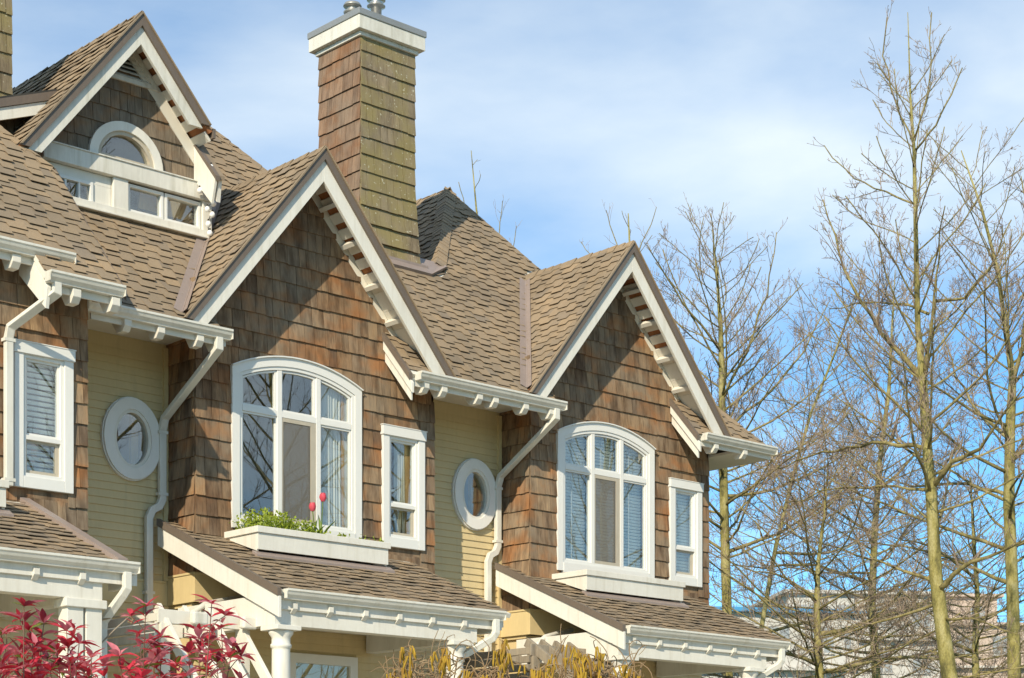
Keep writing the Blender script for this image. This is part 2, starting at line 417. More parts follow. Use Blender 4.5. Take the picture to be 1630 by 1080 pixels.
def wall_with_holes(name, mat, parent, outer, holes, P, N, th):
    """flat wall slab: outer and hole loops in (u, z); P maps to world; holes are cut through"""
    bm = bmesh.new(); N = V(N)
    es = []
    for loop in [outer]+holes:
        vs = [bm.verts.new(P(*q)) for q in loop]
        es += [bm.edges.new((vs[i], vs[(i+1) % len(vs)])) for i in range(len(vs))]
    bmesh.ops.triangle_fill(bm, use_beauty=True, use_dissolve=False, edges=es, normal=N)
    r = bmesh.ops.extrude_face_region(bm, geom=list(bm.faces))
    bmesh.ops.translate(bm, verts=[g for g in r['geom'] if isinstance(g, bmesh.types.BMVert)], vec=-N*th)
    bmesh.ops.recalc_face_normals(bm, faces=bm.faces)
    o = origin(parent)-SH; bmesh.ops.translate(bm, verts=bm.verts, vec=-o)
    me = bpy.data.meshes.new(name); bm.to_mesh(me); bm.free(); me.materials.append(MAT[mat])
    ob = bpy.data.objects.new(name, me); COL.objects.link(ob); ob.parent = parent
    return ob

# ------------------------------------------------------------------ ground
def sheet(name, x0, x1, y0, y1, z, mat, th=.05):
    MB().box(x0, x1, y0, y1, z-th, z).build(name, mat, kind='structure')
bm_ = MB().box(-900, 1500, -900, 1500, -.3, 0).build('ground', 'grass', kind='structure')
sheet('road', -200, 300, -26, -19, .004, 'asphalt', .003)
MB().box(-200, 300, -19, -18.85, 0, .12).build('kerb', 'concrete', kind='structure')
sheet('pavement', -200, 300, -18.85, -16.4, .10, 'concrete', .1)
sheet('bounce_court', -60, 60, -10.5, -2.2, .012, 'bounce_paving', .01)  # unseen pale surface, added to bounce warm light into the shaded walls

# ------------------------------------------------------------------ the row of houses
UNITS = [(-5.046, 0., -.55), (0., 0., 0.), (5., 0., 0.)]      # x, z, y: the left house stands forward
HL = ['shingled townhouse cut off at the left edge, with hipped roof and no gable in view',
      'middle shingled townhouse with arched dormer, tall chimney and tulips in its flower box',
      'shingled end townhouse farthest right, with blinds in its arched window']
HOUSE = [empty('townhouse', (dx+2.9, dy, 0), HL[i], 'house', 'attached townhouses in a row') for i, (dx, dz, dy) in enumerate(UNITS)]
CED = [Pieces('cedar_shingle', 'cedar') for _ in HOUSE]
ROOFP = [Pieces('roof_shingle', 'roof_shingle') for _ in HOUSE]
CAPP = [Pieces('cap_shingle', 'roof_shingle') for _ in HOUSE]
CLAP = [Pieces('clapboard', 'siding') for _ in HOUSE]
TG, TGR, TM = 1.22, 1.18, 1.12          # slopes: gable left, gable right, main roof
NM = math.sqrt(1+TM*TM)
def ring(mb, A, B, y0, y1, closed=True):
    """solid frame between loops A (outer) and B (inner) of (x, z), from y0 (front) to y1"""
    n = len(A); vs = [(x, y0, z) for x, z in A]+[(x, y0, z) for x, z in B]+[(x, y1, z) for x, z in A]+[(x, y1, z) for x, z in B]
    fs = []
    for i in range(n if closed else n-1):
        j = (i+1) % n
        fs += [(i, j, n+j, n+i), (2*n+j, 2*n+i, 3*n+i, 3*n+j), (j, i, 2*n+i, 2*n+j), (n+i, n+j, 3*n+j, 3*n+i)]
    if not closed: fs += [(0, n, 3*n, 2*n), (n-1, 3*n-1, 4*n-1, 2*n-1)]
    return mb.add(vs, fs)
AX0, AX1, AZS, AZC = 1.677, 3.488, 5.147, 5.36
AXC = (AX0+AX1)/2; AR = ((AZC-AZS)**2+((AX1-AX0)/2)**2)/(2*(AZC-AZS)); ACZ = AZC-AR
def arcz(x, d): return ACZ+math.sqrt(max((AR-d)**2-(x-AXC)**2, 0))
def arch_loop(d, zb, n=16, x0=None, x1=None):
    a = AX0+d if x0 is None else x0; b = AX1-d if x1 is None else x1
    return [(b, zb)]+[(b+(a-b)*i/n, arcz(b+(a-b)*i/n, d)) for i in range(n+1)]+[(a, zb)]
def rect(x0, x1, z0, z1): return [(x0, z0), (x1, z0), (x1, z1), (x0, z1)]
def slab(name, parent, loop, y, mat='glass', th=.005, **k):
    return MB().prism([(x, y, z) for x, z in loop], (0, th, 0)).build(name, mat, parent, **k)
GUT = [(0, 0), (0, -.105), (-.062, -.105), (-.068, -.088), (-.098, -.060), (-.112, -.030), (-.122, -.022), (-.122, 0), (-.112, 0), (-.110, -.016), (-.008, -.016), (-.008, 0)]
def gutter(parent, x0, x1, yf, zt, **k):
    """an open moulded gutter; yf, zt its front lip"""
    o = MB().prism([(x0, yf+.122+y, zt+z) for y, z in GUT], (x1-x0, 0, 0)).build('gutter', 'gutter', parent, **k)
    MB().box(x0-.006, x0, yf+.012, yf+.122, zt-.10, zt-.004).build('end_cap', 'gutter', o)
    MB().box(x1, x1+.006, yf+.012, yf+.122, zt-.10, zt-.004).build('end_cap', 'gutter', o)
    return o
def tail(parent, x, y0, y1, ztop, slope, h=.13, w=.085, name='rafter_tail'):
    """shaped rafter tail running out from y1 (wall) to y0 (tip)"""
    p = [(x, y1, ztop+slope*(y1-y0)), (x, y0, ztop), (x, y0, ztop-h*.55), (x, y0+.05, ztop-h), (x, y0+.16, ztop-h), (x, y1, ztop+slope*(y1-y0)-h*1.6 if slope > .8 else ztop-h)]
    return MB().prism(p, (w, 0, 0)).build(name, 'soffit', parent, bev=.004)
def spout(parent, pts, up=(0, 1, 0), w=.082, h=.062, straps=()):
    o = MB().sweep(pts, w, h, up).build('downspout', 'gutter', parent, bev=.008)
    for x, y, z in straps: MB().box(x-.058, x+.058, y-.036, y+.04, z-.016, z+.016).build('strap', 'gutter', o)
    return o

def narrow_window(H, blind, curtain, worn=False):
    x0, x1, z0, z1 = 3.799, 4.446, 3.376, 4.80
    mb = MB().box(x0, x0+.10, -.05, .06, z0, 4.69).box(x1-.10, x1, -.05, .06, z0, 4.69).box(x0+.10, x1-.10, -.049, .06, z0, z0+.115).box(x0-.012, x1+.012, -.066, .06, 4.69, z1).box(x0-.02, x1+.02, -.072, .05, z1, z1+.012)
    W = mb.build('narrow_window', 'white_vinyl', H, bev=.004)
    a, b = x0+.10, x1-.10
    f = MB(); ring(f, rect(a, b, z0+.115, 4.69), rect(a+.035, b-.035, z0+.15, 4.655), -.03, .06); f.box(a+.035, b-.035, -.028, .05, 3.855, 3.90)
    f.build('frame', 'white_vinyl', W, bev=.003)
    f = MB(); ring(f, rect(a+.035, b-.035, 3.90, 4.655), rect(a+.06, b-.055, 3.925, 4.63), .0, .05); f.build('sash', 'white_vinyl', W)
    f = MB(); ring(f, rect(a+.035, b-.035, z0+.15, 3.855), rect(a+.06, b-.075, z0+.185, 3.83), .005, .05); f.build('sash', 'screen_frame', W)
    slab('pane', W, rect(a+.05, b-.045, 3.915, 4.64), .012); slab('pane', W, rect(a+.05, b-.065, z0+.17, 3.84), .012)
    if blind:
        m = MB(); z = z0+.15
        while z < 4.66: m.add([(a, .085, z+.027), (b, .085, z+.027), (b, .105, z-.006), (a, .105, z-.006)], [(0, 1, 2, 3)]); z += blind
        m.build('blind', 'blind', W)
    if curtain:
        curtain_sheet(W, 4.10, 4.23, .11, z0+.1, 4.7); MB().box(4.24, 4.32, .09, .15, z0+.1, 4.7).build('jamb', 'interior_wood', W)
        MB().box(a, b, .10, .13, 4.06, 4.09).build('sash_rail', 'white_vinyl', W); MB().box(a, b, .10, .13, 3.72, 3.75).build('sash_rail', 'white_vinyl', W)
def curtain_sheet(W, x0, x1, y, z0, z1, n=46):
    vs = []; fs = []
    for i in range(n+1):
        x = x0+(x1-x0)*i/n; dy = .035*math.sin(i*.95)+.012*math.sin(i*2.3+1)
        vs += [(x+.01*math.sin(i*.5), y+dy*1.15, z0), (x, y+dy*.6, z1)]
    for i in range(n): fs.append((2*i, 2*i+2, 2*i+3, 2*i+1))
    return MB().add(vs, fs).build('curtain', 'curtain', W, smooth=True)
def arched_window(H, style):
    zb = 3.36
    mb = MB(); ring(mb, arch_loop(0, zb), arch_loop(.10, zb), -.042, .07, closed=False)
    ring(mb, arch_loop(-.014, AZS, 16, AX0-.01, AX1+.01)[1:-1], arch_loop(0, AZS, 16, AX0, AX1)[1:-1], -.066, .05, closed=False)
    mb.box(AX0+.10, AX1-.10, -.049, .07, zb-.02, 3.47)
    W = mb.build('arched_window', 'white_vinyl', H)
    f = MB(); ring(f, arch_loop(.10, 3.47), arch_loop(.140, 3.51), -.030, .03)
    a, b, c, d = AX0+.145, 2.30, 2.865, AX1-.145
    for x in (2.325, 2.868): f.prism([(x-.032, -.028, 3.51), (x+.032, -.028, 3.51), (x+.032, -.028, arcz(x+.032, .145)), (x-.032, -.028, arcz(x-.032, .145))], (0, .09, 0))
    xs = [(AX0+.145, 2.293), (2.357, 2.836), (2.90, AX1-.145)]
    for p, q in xs: f.box(p, q, -.026, .06, 4.675, 4.745)
    f.build('frame', 'white_vinyl', W, bev=.003)
    for i, (p, q) in enumerate(xs):
        lo = rect(p, q, 3.51, 4.675); n = 6
        up = [(q, 4.745)]+[(q+(p-q)*k/n, arcz(q+(p-q)*k/n, .145)) for k in range(n+1)]+[(p, 4.745)]
        for j, L in enumerate((lo, up)):
            cx_ = sum(k[0] for k in L)/len(L); cz_ = sum(k[1] for k in L)/len(L)
            rr = .055 if j else .03
            L2 = [(max(p+.016, min(q-(.030 if j else .018), x)), max(L[0][1]+.02, z-.022) if z > cz_ else z+.02) for x, z in L]
            s = MB(); ring(s, L, L2, -.012, .03); s.build('sash', 'screen_frame' if (i == 1 and j == 0) else 'white_vinyl', W)
            slab('pane', W, L2, .006)
    p, q = xs[1]
    f = MB(); ring(f, rect(p+.002, q-.002, 3.512, 4.673), rect(p+.02, q-.075, 3.55, 4.63), -.022, -.013); f.build('screen_frame', 'screen_frame', W)
    MB().add([(p+.02, -.016, 3.55), (q-.075, -.016, 3.55), (q-.075, -.016, 4.63), (p+.02, -.016, 4.63)], [(0, 1, 2, 3)]).build('insect_screen', 'screen', W)
    if style == 'blind':
        for p, q in ((AX0+.12, 2.31), (2.34, 2.855), (2.885, AX1-.12)):
            m = MB(); z = 3.47
            while z < 5.26: m.add([(p, .10, z+.026), (q, .10, z+.026), (q, .118, z-.006), (p, .118, z-.006)], [(0, 1, 2, 3)]); z += .043
            m.build('blind', 'blind', W)
            MB().box((p+q)/2-.004, (p+q)/2+.004, .092, .098, 3.5, 5.2).build('blind_cord', 'white_vinyl', W)
    else:
        curtain_sheet(W, 2.98, 3.26, .10, 3.4, 5.2); MB().box(3.275, 3.315, .07, .13, 3.4, 5.2).build('jamb', 'interior_wood', W)
        MB().box(3.32, 3.36, .07, .13, 3.4, 5.2).build('jamb', 'curtain', W)
def oval(rx, rz, n=40): return [(.735+rx*math.cos(2*math.pi*i/n), 4.284+rz*math.sin(2*math.pi*i/n)) for i in range(n)]

def bay(i, H, arched, narrow, posts):
    dx, dz, dy = UNITS[i]; shift(dx, dy, dz+EYE); P = CED[i]
    gable = i > 0
    top = [(4.616, 5.35), (2.669, 7.50), (1.221, 5.75), (1.221, 2.5)] if gable else [(4.616, 5.75), (1.221, 5.75), (1.221, 2.5)]
    outer = [(4.616, 2.5)]+top
    holes = [arch_loop(.085, 3.45), rect(3.884, 4.361, 3.46, 4.72)]
    Wl = wall_with_holes('bay_wall', 'cedar', H, outer, holes, lambda u, z: V((u, 0, z)), (0, -1, 0), .12)
    rows = [4.94+.212*k for k in range(-11, 12)]
    def span(z0, z1):
        zt = z0+.15
        if z0 < 2.78: return None
        if not gable: return (1.212, 4.626) if z0 < 5.75 else None
        a, b = 1.212, 4.626
        if zt > 5.5: a = max(a, 2.669-(7.60-zt)/TG+.05)
        if zt > 5.2: b = min(b, 2.669+(7.60-zt)/TGR-.05)
        return (a, b) if b-a > .06 else None
    def h1(z0, z1): return (AX0+.05, AX1-.05) if z1 > 3.40 and z1 < 5.10 else None
    def h2(z0, z1): return (3.84, 4.40) if z1 > 3.42 and z0 < 4.74 else None
    # rows that run over the arch: their butts are trimmed to it
    class Trim:
        def add(s, vs, fs, parent, mat=None):
            vs = [V(p) for p in vs]
            if vs[0].z > 4.75 and vs[4].z > 5.0 and vs[1].x > AX0+.04 and vs[0].x < AX1-.04:
                for k in range(4):
                    if AX0+.04 < vs[k].x < AX1-.04: vs[k].z = max(vs[k].z, arcz(vs[k].x, .05))
                    else: vs[k].z = max(vs[k].z, arcz(min(max(vs[k].x, AX0+.05), AX1-.05), .05)-.02)
                if min(vs[4].z-vs[k].z for k in range(4)) < .04: return
            P.add(vs, fs, parent, mat)
    cedar_courses(Wl, Trim(), (0, 0, 0), (1, 0, 0), (0, -1, 0), rows, span, seed=11+i, holes=[h1, h2])
    Sd = MB().box(1.2211, 1.32, .0, .60, 2.5, 6.0).build('bay_side_wall', 'cedar', H)
    cedar_courses(Sd, P, (1.221, -.004, 0), (0, 1, 0), (-1, 0, 0), rows, lambda a, b: (0, .55) if 2.78 < a < 5.8 else None, seed=21+i)
    MB().box(4.50, 4.6159, .0, 1.7, -1.6 if i == 0 else 2.5, 5.6).build('bay_side_wall', 'cedar', H)
    MB().box(1.197, 4.64, -.024, .56, 2.50, 2.80).box(1.185, 4.652, -.036, .56, 2.80, 2.825).build('skirt_board', 'siding_trim', H, bev=.004)
    MB().box(1.23, 4.61, .09, 1.62, 2.46, 2.499).build('bay_floor', 'siding', H)
    # rooms behind the panes
    r = MB().box(1.33, 4.49, 1.6, 1.65, 3.0, 5.7).box(1.33, 4.49, .125, 1.6, 2.98, 3.02).box(1.33, 4.49, .125, 1.6, 5.66, 5.70).box(3.56, 3.60, .7, 1.6, 3.02, 5.66).box(1.325, 1.335, .125, 1.6, 3.0, 5.7)
    r.build('room', 'interior', H)
    if narrow != 'skip': narrow_window(H, .055 if i == 0 else .043 if i == 2 else 0, i == 1)
    arched_window(H, arched)
    # window box on the porch roof
    bx = MB().box(1.60, 3.40, -.640, -.612, 3.045, 3.225).hexa([(1.600, -.612, 3.03), (1.628, -.612, 3.03), (1.628, -.024, 3.22), (1.600, -.024, 3.22), (1.600, -.612, 3.225), (1.628, -.612, 3.225), (1.628, -.024, 3.225), (1.600, -.024, 3.225)])
    bx.hexa([(3.372, -.612, 3.03), (3.40, -.612, 3.03), (3.40, -.024, 3.22), (3.372, -.024, 3.22), (3.372, -.612, 3.225), (3.40, -.612, 3.225), (3.40, -.024, 3.225), (3.372, -.024, 3.225)])
    B = bx.build('flower_box', 'white', H, bev=.003)
    MB().box(1.578, 3.422, -.662, -.61, 3.226, 3.296).box(1.578, 1.63, -.61, -.024, 3.226, 3.296).box(3.37, 3.422, -.61, -.024, 3.226, 3.296).build('rim', 'white', B, bev=.004)
    MB().box(1.63, 3.37, -.61, -.05, 3.18, 3.262).build('soil', 'hazel_bark', B)
    # porch roof
    k = math.sqrt(1+.43**2); e0 = -1.82
    xq = 3.95 if i == 0 else 4.22
    poly = [(1.03, e0), (xq, e0), (xq, -.003), (1.19, -.003), (1.19, .40), (1.03, .40)]
    R = roof_plane('porch_roof', H, ROOFP[i], (0, 0, 3.233), (1, 0, 0), (0, 1, .43), [(x, y*k) for x, y in poly], deckmat='soffit', seed=31+i)
    MB().hexa([(1.55, -.70, 2.945), (3.45, -.70, 2.945), (3.45, -.60, 3.0), (1.55, -.60, 3.0), (1.55, -.70, 2.975), (3.45, -.70, 2.975), (3.45, -.60, 3.03), (1.55, -.60, 3.03)]).build('flashing', 'flashing', R)
    zz = lambda y: 3.233+.43*y
    def rake(x, w, a, b, y0=-1.865, y1=.40): return MB().prism([(x, y0, zz(y0)-a), (x, y1, zz(y1)-a), (x, y1, zz(y1)-b), (x, y0, zz(y0)-b)], (w, 0, 0))
    rake(.995, .035, .052, .27).build('bargeboard', 'white', H, bev=.004)
    rake(.98, .05, -.028, .052).build('drip_edge', 'drip_edge', H)
    rake(xq-.035, .03, .052, .20, y0=-1.70, y1=.0).build('bargeboard', 'white', H, bev=.004)
    if i == 0: rake(3.87, .10, -.055, .02, y1=-.02).build('rake_flashing', 'flashing', H)
    MB().box(1.03, 4.12, -1.775, -1.75, 2.26, 2.40).build('fascia', 'white', H)
    gutter(H, 1.095, 4.086, -1.891, 2.463)
    for j in range(7): tail(H, 1.22+j*.46, -1.803, -1.5, 2.325, .43, .10, .06)
    bm = MB().box(1.03, 3.78, -1.74, -1.58, 2.10, 2.255).box(1.02, 3.79, -1.75, -1.57, 2.255, 2.30)
    bm.build('porch_beam', 'white', H, bev=.004)
    MB().box(1.03, 1.15, -1.579, .05, 2.10, 2.42).build('porch_side_beam', 'white', H, bev=.004)
    MB().box(3.62, 3.76, -1.579, .05, 2.10, 2.42).build('porch_side_beam', 'white', H, bev=.004)
    MB().box(1.15, 3.62, -1.579, .07, 2.31, 2.34).build('porch_ceiling', 'soffit', H)
    c = [(.165, 0), (.165, .06), (.14, .08), (.12, .14), (.112, .2), (.108, 2.0), (.094, 3.40), (.094, 3.42), (.108, 3.43), (.108, 3.46), (.096, 3.47), (.096, 3.53), (.125, 3.57), (.13, 3.60)]
    for j, x in enumerate((1.17, 3.52)):
        if j == 1 and posts == 'square':
            for x_ in (3.42, 3.61): MB().box(x_, x_+.165, -1.745, -1.58, -1.5, 2.06).build('porch_post', 'white', H, bev=.006)
            MB().box(3.39, 3.81, -1.775, -1.55, 2.02, 2.099).build('post_cap', 'white', H, bev=.006)
        else:
            MB().lathe((x, -1.66, -1.55), [(r_, z_*3.60/3.60) for r_, z_ in c], 24).build('porch_column', 'white', H, smooth=False).data.shade_smooth()
            MB().box(x-.15, x+.15, -1.81, -1.51, 2.051, 2.099).build('column_cap', 'white', H, bev=.005)
    MB().box(.9, 4.3, -2.0, .05, -1.6, -1.5).build('porch_floor', 'concrete', H)
    # ground floor wall under the bay
    G = MB().box(1.27, 4.58, .095, .18, -1.6, 2.46).build('ground_floor_wall', 'siding', H)
    MB().box(1.2705, 1.34, .181, .60, -1.6, 2.459).build('ground_floor_side', 'siding', H)
    z = .7
    while z < 2.45:
        for a, b in ((1.27, 2.50), (3.50, 4.58)) if z < 2.0 else ((1.27, 4.58),):
            CLAP[i].add([(a, .095-.016, z), (b, .095-.016, z), (b, .095, z), (a, .095, z), (a, .093, z+.088), (b, .093, z+.088), (b, .095, z+.088), (a, .095, z+.088)], HEXF, G)
        z += .086
    Wn = MB(); ring(Wn, rect(2.50, 3.50, .9, 2.04), rect(2.61, 3.39, .98, 1.93), .05, .10); Wn = Wn.build('ground_floor_window', 'grey_trim', H, bev=.004)
    slab('pane', Wn, rect(2.61, 3.39, .98, 1.93), .085)
    # recessed entry wall with oval window
    xl = -.385 if i == 2 else -.43 if i == 1 else -1.2
    T = wall_with_holes('entry_wall', 'siding', H, rect(xl, 1.25, -1.6, 5.45), [oval(.21, .295)], lambda u, z: V((u, .545, z)), (0, -1, 0), .12)
    z = .95
    while z < 5.25:
        segs = [(xl, 1.235)]
        if not (z+.086 > 2.50 and z < 2.77):
            q = (z+.043-4.284)/.37
            if abs(q) < 1:
                h = .285*math.sqrt(1-q*q); segs = [(xl, .735-h), (.735+h, 1.235)]
            for a, b in segs:
                CLAP[i].add([(a, .545-.017, z), (b, .545-.017, z), (b, .545, z), (a, .545, z), (a, .545-.003, z+.089), (b, .545-.003, z+.089), (b, .545, z+.089), (a, .545, z+.089)], HEXF, T)
        z += .086
    MB().box(xl, 1.197, .522, .545, 2.50, 2.745).box(xl, 1.185, .512, .545, 2.745, 2.77).build('skirt_board', 'siding_trim', H, bev=.003)
    MB().box(1.145, 1.2, .505, .545, -1.5, 2.49).box(1.145, 1.2, .505, .545, 2.775, 5.35).build('corner_board', 'siding_trim', H)
    O = MB(); ring(O, oval(.358, .443), oval(.235, .32), .475, .545)
    ring(O, oval(.372, .457), oval(.358, .443), .500, .545)
    O = O.build('oval_window', 'grey_trim', H)
    f = MB(); ring(f, oval(.2349, .3199), oval(.198, .283), .488, .60); f.build('frame', 'white', O)
    slab('pane', O, oval(.205, .29), .53)
    MB().box(.2, 1.2, 1.3, 1.35, 3.6, 5.0).build('room', 'interior', O)
    MB().box(.86, .95, .72, .78, 3.7, 4.9).build('jamb', 'interior_wood', O)
    # shell of the rest of the house
    MB().box(-.38 if i else -3, 4.6, 1.72, 9, -1.6, 5.6).build('house_body', 'siding', H)
bay(0, HOUSE[0], 'blind', 'y', 'square')
bay(1, HOUSE[1], 'curtain', 'y', 'round')
bay(2, HOUSE[2], 'blind', 'y', 'round')

# ---- gables over the bays of the middle and end houses
def xz(mb, pts, y0, y1): return mb.prism([(x, y0, z) for x, z in pts], (0, y1-y0, 0))
def gable(i, H):
    dx, dz, dy = UNITS[i]; shift(dx, dy, dz+EYE)
    AXp, AZp, yf = 2.628, 7.672, -.452
    L, R = math.sqrt(1+TG*TG), math.sqrt(1+TGR*TGR)
    zv = lambda x: AZp-TG*(AXp-x)
    # left slope: u runs towards the street, v up the slope
    def lp(x, y): return (-y, (x-AXp)*L)
    yE = (AZp-5.892)/TM
    xf = .815
    poly = [lp(xf, yf), lp(AXp, yf), lp(AXp, yE), lp(xf+.0, (zv(xf)-5.892)/TM)]
    Rl = roof_plane('gable_roof', H, ROOFP[i], (AXp, 0, AZp), (0, -1, 0), (1, 0, TG), poly, seed=41+i)
    def rp(x, y): return (y, (AXp-x)*R)
    xr = 4.54
    poly = [rp(xr, yf), rp(xr, (AZp-TGR*(xr-AXp)-5.892)/TM), rp(AXp, yE), rp(AXp, yf)]
    Rr = roof_plane('gable_roof', H, ROOFP[i], (AXp, 0, AZp), (0, 1, 0), (-1, 0, TGR), poly, seed=51+i)
    ridge_caps(CAPP[i], Rl, (AXp, yf-.02, AZp), (AXp, yE+.1, AZp), (-1, 0, -TG), (1, 0, -TGR), wid=.12, e=.15, lift=.012)
    # valley metal
    p0, p1 = V((xf-.01, (zv(xf)-5.892)/TM, zv(xf))), V((AXp, yE, AZp))
    d = (p1-p0).normalized(); na = V((0, -TM, 1)).normalized(); nb = V((-TG, 0, 1)).normalized()
    sa = na.cross(d).normalized(); sa = sa if sa.x < 0 else -sa
    sb = nb.cross(d).normalized(); sb = sb if sb.y < 0 else -sb
    up = V((0, 0, .036)); q0 = p0+up; q1 = p1+up-d*.25
    MB().add([q0, q1, q1+sa*.10+na*.006, q0+sa*.10+na*.006, q1+sb*.075+nb*.006, q0+sb*.075+nb*.006], [(0, 1, 2, 3), (1, 0, 5, 4)]).build('valley_flashing', 'flashing', Rl)
    MB().tube([q0+V((0, 0, .006)), q1+V((0, 0, .006))], .007, 5).build('valley_seam', 'flashing', Rl)
    # rake boards
    def rk(a, b, zl, zr, y0, y1, side):
        m = MB()
        if side < 0: pts = [(AXp, AZp-a), (AXp-(AZp-a-zl)/TG, zl), (AXp-(AZp-b-zl)/TG, zl), (AXp, AZp-b)]
        else: pts = [(AXp, AZp-a), (AXp+(AZp-a-zr)/TGR, zr), (AXp+(AZp-b-zr)/TGR, zr), (AXp, AZp-b)]
        return xz(m, pts, y0, y1)
    for s in (-1, 1):
        rk(.135, .378, 5.40, 5.36, yf, yf+.04, s).build('bargeboard', 'white', H, bev=.003)
        rk(.0, .1345, 5.42, 5.38, yf-.030, yf+.06, s).build('drip_edge', 'drip_edge', H)
        rk(-.012, .012, 5.42, 5.38, yf-.045, yf, s).build('drip_cap', 'roof_shingle', H)
        rk(.085, .235, 5.60 if s < 0 else 5.72, 5.72, -.022, -.0005, s).build('frieze_board', 'soffit', H, bev=.003)
    # soffit of the right overhang: boards with gaps, and lookout blocks
    nr = V((TGR, 0, 1)).normalized(); vr = V((1, 0, -TGR)).normalized(); ap = V((AXp, 0, AZp))
    def on(s, y, h): return ap+vr*s-nr*h+V((0, y, 0))
    def brd(s0, s1, h0, h1, y0=yf+.041, y1=-.031):
        return MB().hexa([on(s0, y0, h1), on(s1, y0, h1), on(s1, y1, h1), on(s0, y1, h1), on(s0, y0, h0), on(s1, y0, h0), on(s1, y1, h0), on(s0, y1, h0)])
    s = .12
    while s < 1.45: brd(s, s+.118, .051, .085).build('soffit_board', 'soffit', Rr); s += .192
    while s < 2.9: brd(s, s+.24, .051, .085).build('soffit_board', 'soffit', Rr); s += .243
    for s in (.56, 1.04, 1.58, 2.05): brd(s, s+.05, .086, .165).build('lookout', 'soffit', Rr)
for i in (1, 2): gable(i, HOUSE[i])

# ---- main roof planes (world layout)
shift(0, 0, EYE)
def main_plane(name, i, pts, c=5.892, seed=0, **k):
    return roof_plane(name, HOUSE[i], ROOFP[i], (0, 0, c), (1, 0, 0), (0, 1, TM), [(x, y*NM) for x, y in pts], deckmat='soffit', seed=seed, **k)
def val(x): return 1.617-1.069*abs(x)          # valley height in y, x from the ridge line
yE_ = 1.617
S12 = main_plane('main_roof', 1, [(-.35, -.5), (1.25, -.5), (1.25, .09), (2.669, yE_), (3.85, .40), (3.85, 2.03), (2.6, 3.28), (1.75, 3.28), (.82, 2.55), (-.35, 1.38)], seed=61)
S23 = main_plane('main_roof', 2, [(3.85, -.5), (6.25, -.5), (6.25, .09), (7.669, yE_), (8.05, 1.78), (7.30, 2.86), (5.93, 1.47), (5.90, 1.2), (4.6, 1.2), (4.6, 1.28), (3.85, 2.03)], seed=62)
S34 = main_plane('main_roof', 2, [(8.85, -.5), (10.38, -.5), (8.05, 1.80), (7.669, yE_), (8.85, .40)], seed=63)
CM1 = 6.60
M1 = main_plane('main_roof', 0, [(-4.2, -.865), (-1.2, -.865), (-1.2, -1.13), (-.33, -1.13), (-.33, .27), (-1.6, 1.54), (-4.2, 1.54)], c=CM1, seed=64)
MB().prism([(-.329, -1.14, CM1-1.14*TM-.08), (-.329, .27, CM1+.27*TM-.08), (-.329, .27, CM1+.27*TM+.02), (-.329, -1.14, CM1-1.14*TM+.02)], (.012, 0, 0)).build('step_flashing', 'drip_edge', HOUSE[0])
MB().prism([(-.40, -1.1, CM1-1.1*TM-.09), (-.40, .27, CM1+.27*TM-.09), (-.40, 1.5, 5.5), (-.40, -.5, 5.35)], (.06, 0, 0)).build('party_wall', 'cedar', HOUSE[0])
dn = lambda a, b: V(a)-V(b)
# hips, with caps
def hip(i, par, lo, hi, d1, d2, **k): ridge_caps(CAPP[i], par, lo, hi, d1, d2, **k)
zc = lambda x, y, c=5.892: (x, y, c+TM*y)
hip(0, M1, zc(-.33, .27, CM1), zc(-1.6, 1.54, CM1), (-.7, -.7, -.75), (.9, 0, -1), wid=.13, e=.17)
hip(1, S12, zc(3.95, 1.93), zc(2.75, 3.13), (-.7, -.7, -.75), (.9, .2, -1), wid=.13, e=.17)
hip(2, S23, zc(8.05, 1.79), zc(7.32, 2.87), (-.8, -.6, -.72), (.9, 0, -1.2), wid=.13, e=.17)
hip(2, S34, zc(10.36, -.48), zc(8.06, 1.80), (-.7, -.7, -.75), (.9, 0, -1), wid=.13, e=.17)
def tri(name, i, pts, mat='roof_shingle'): MB().add([V(p) for p in pts], [tuple(range(len(pts)))]).build(name, mat, HOUSE[i])
tri('roof_side', 2, [(10.38, -.5, 5.33), (10.38, 8, 5.33), (7.35, 8, 9.08), (7.32, 2.87, 9.08), (8.05, 1.78, 7.88)])
tri('roof_side', 1, [zc(4.6, 1.28), zc(2.6, 3.28), (2.6, 8, 9.56), (4.6, 8, 7.3)])
tri('roof_side', 0, [zc(-.33, .27, CM1), zc(-1.6, 1.54, CM1), (-1.6, 8, 8.32), (-.33, 8, 6.9)])
tri('roof_back', 0, [zc(-4.2, 1.54, CM1), zc(-1.6, 1.54, CM1), (-1.6, 8, 5.6), (-4.2, 8, 5.6)])
# left face of the end house's hip
PX = roof_plane('hip_roof', HOUSE[2], ROOFP[2], (7.30, 0, 9.10), (0, -1, 0), (1, 0, TM), [(-2.86, 0), (-1.47, -1.37*NM), (-1.47, -2.0*NM), (-6, -2.0*NM), (-6, 0)], seed=66)
hip(2, PX, zc(5.80, 1.34), zc(7.28, 2.84), (-.9, .75, -.85), (.75, -.75, -.72), wid=.155, e=.105, lift=.03)
ridge_caps(CAPP[2], PX, (7.30, 2.80, 9.10), (7.30, 6, 9.10), (-1, 0, -TM), (1, 0, -1.3), wid=.15, e=.16, lift=.02)
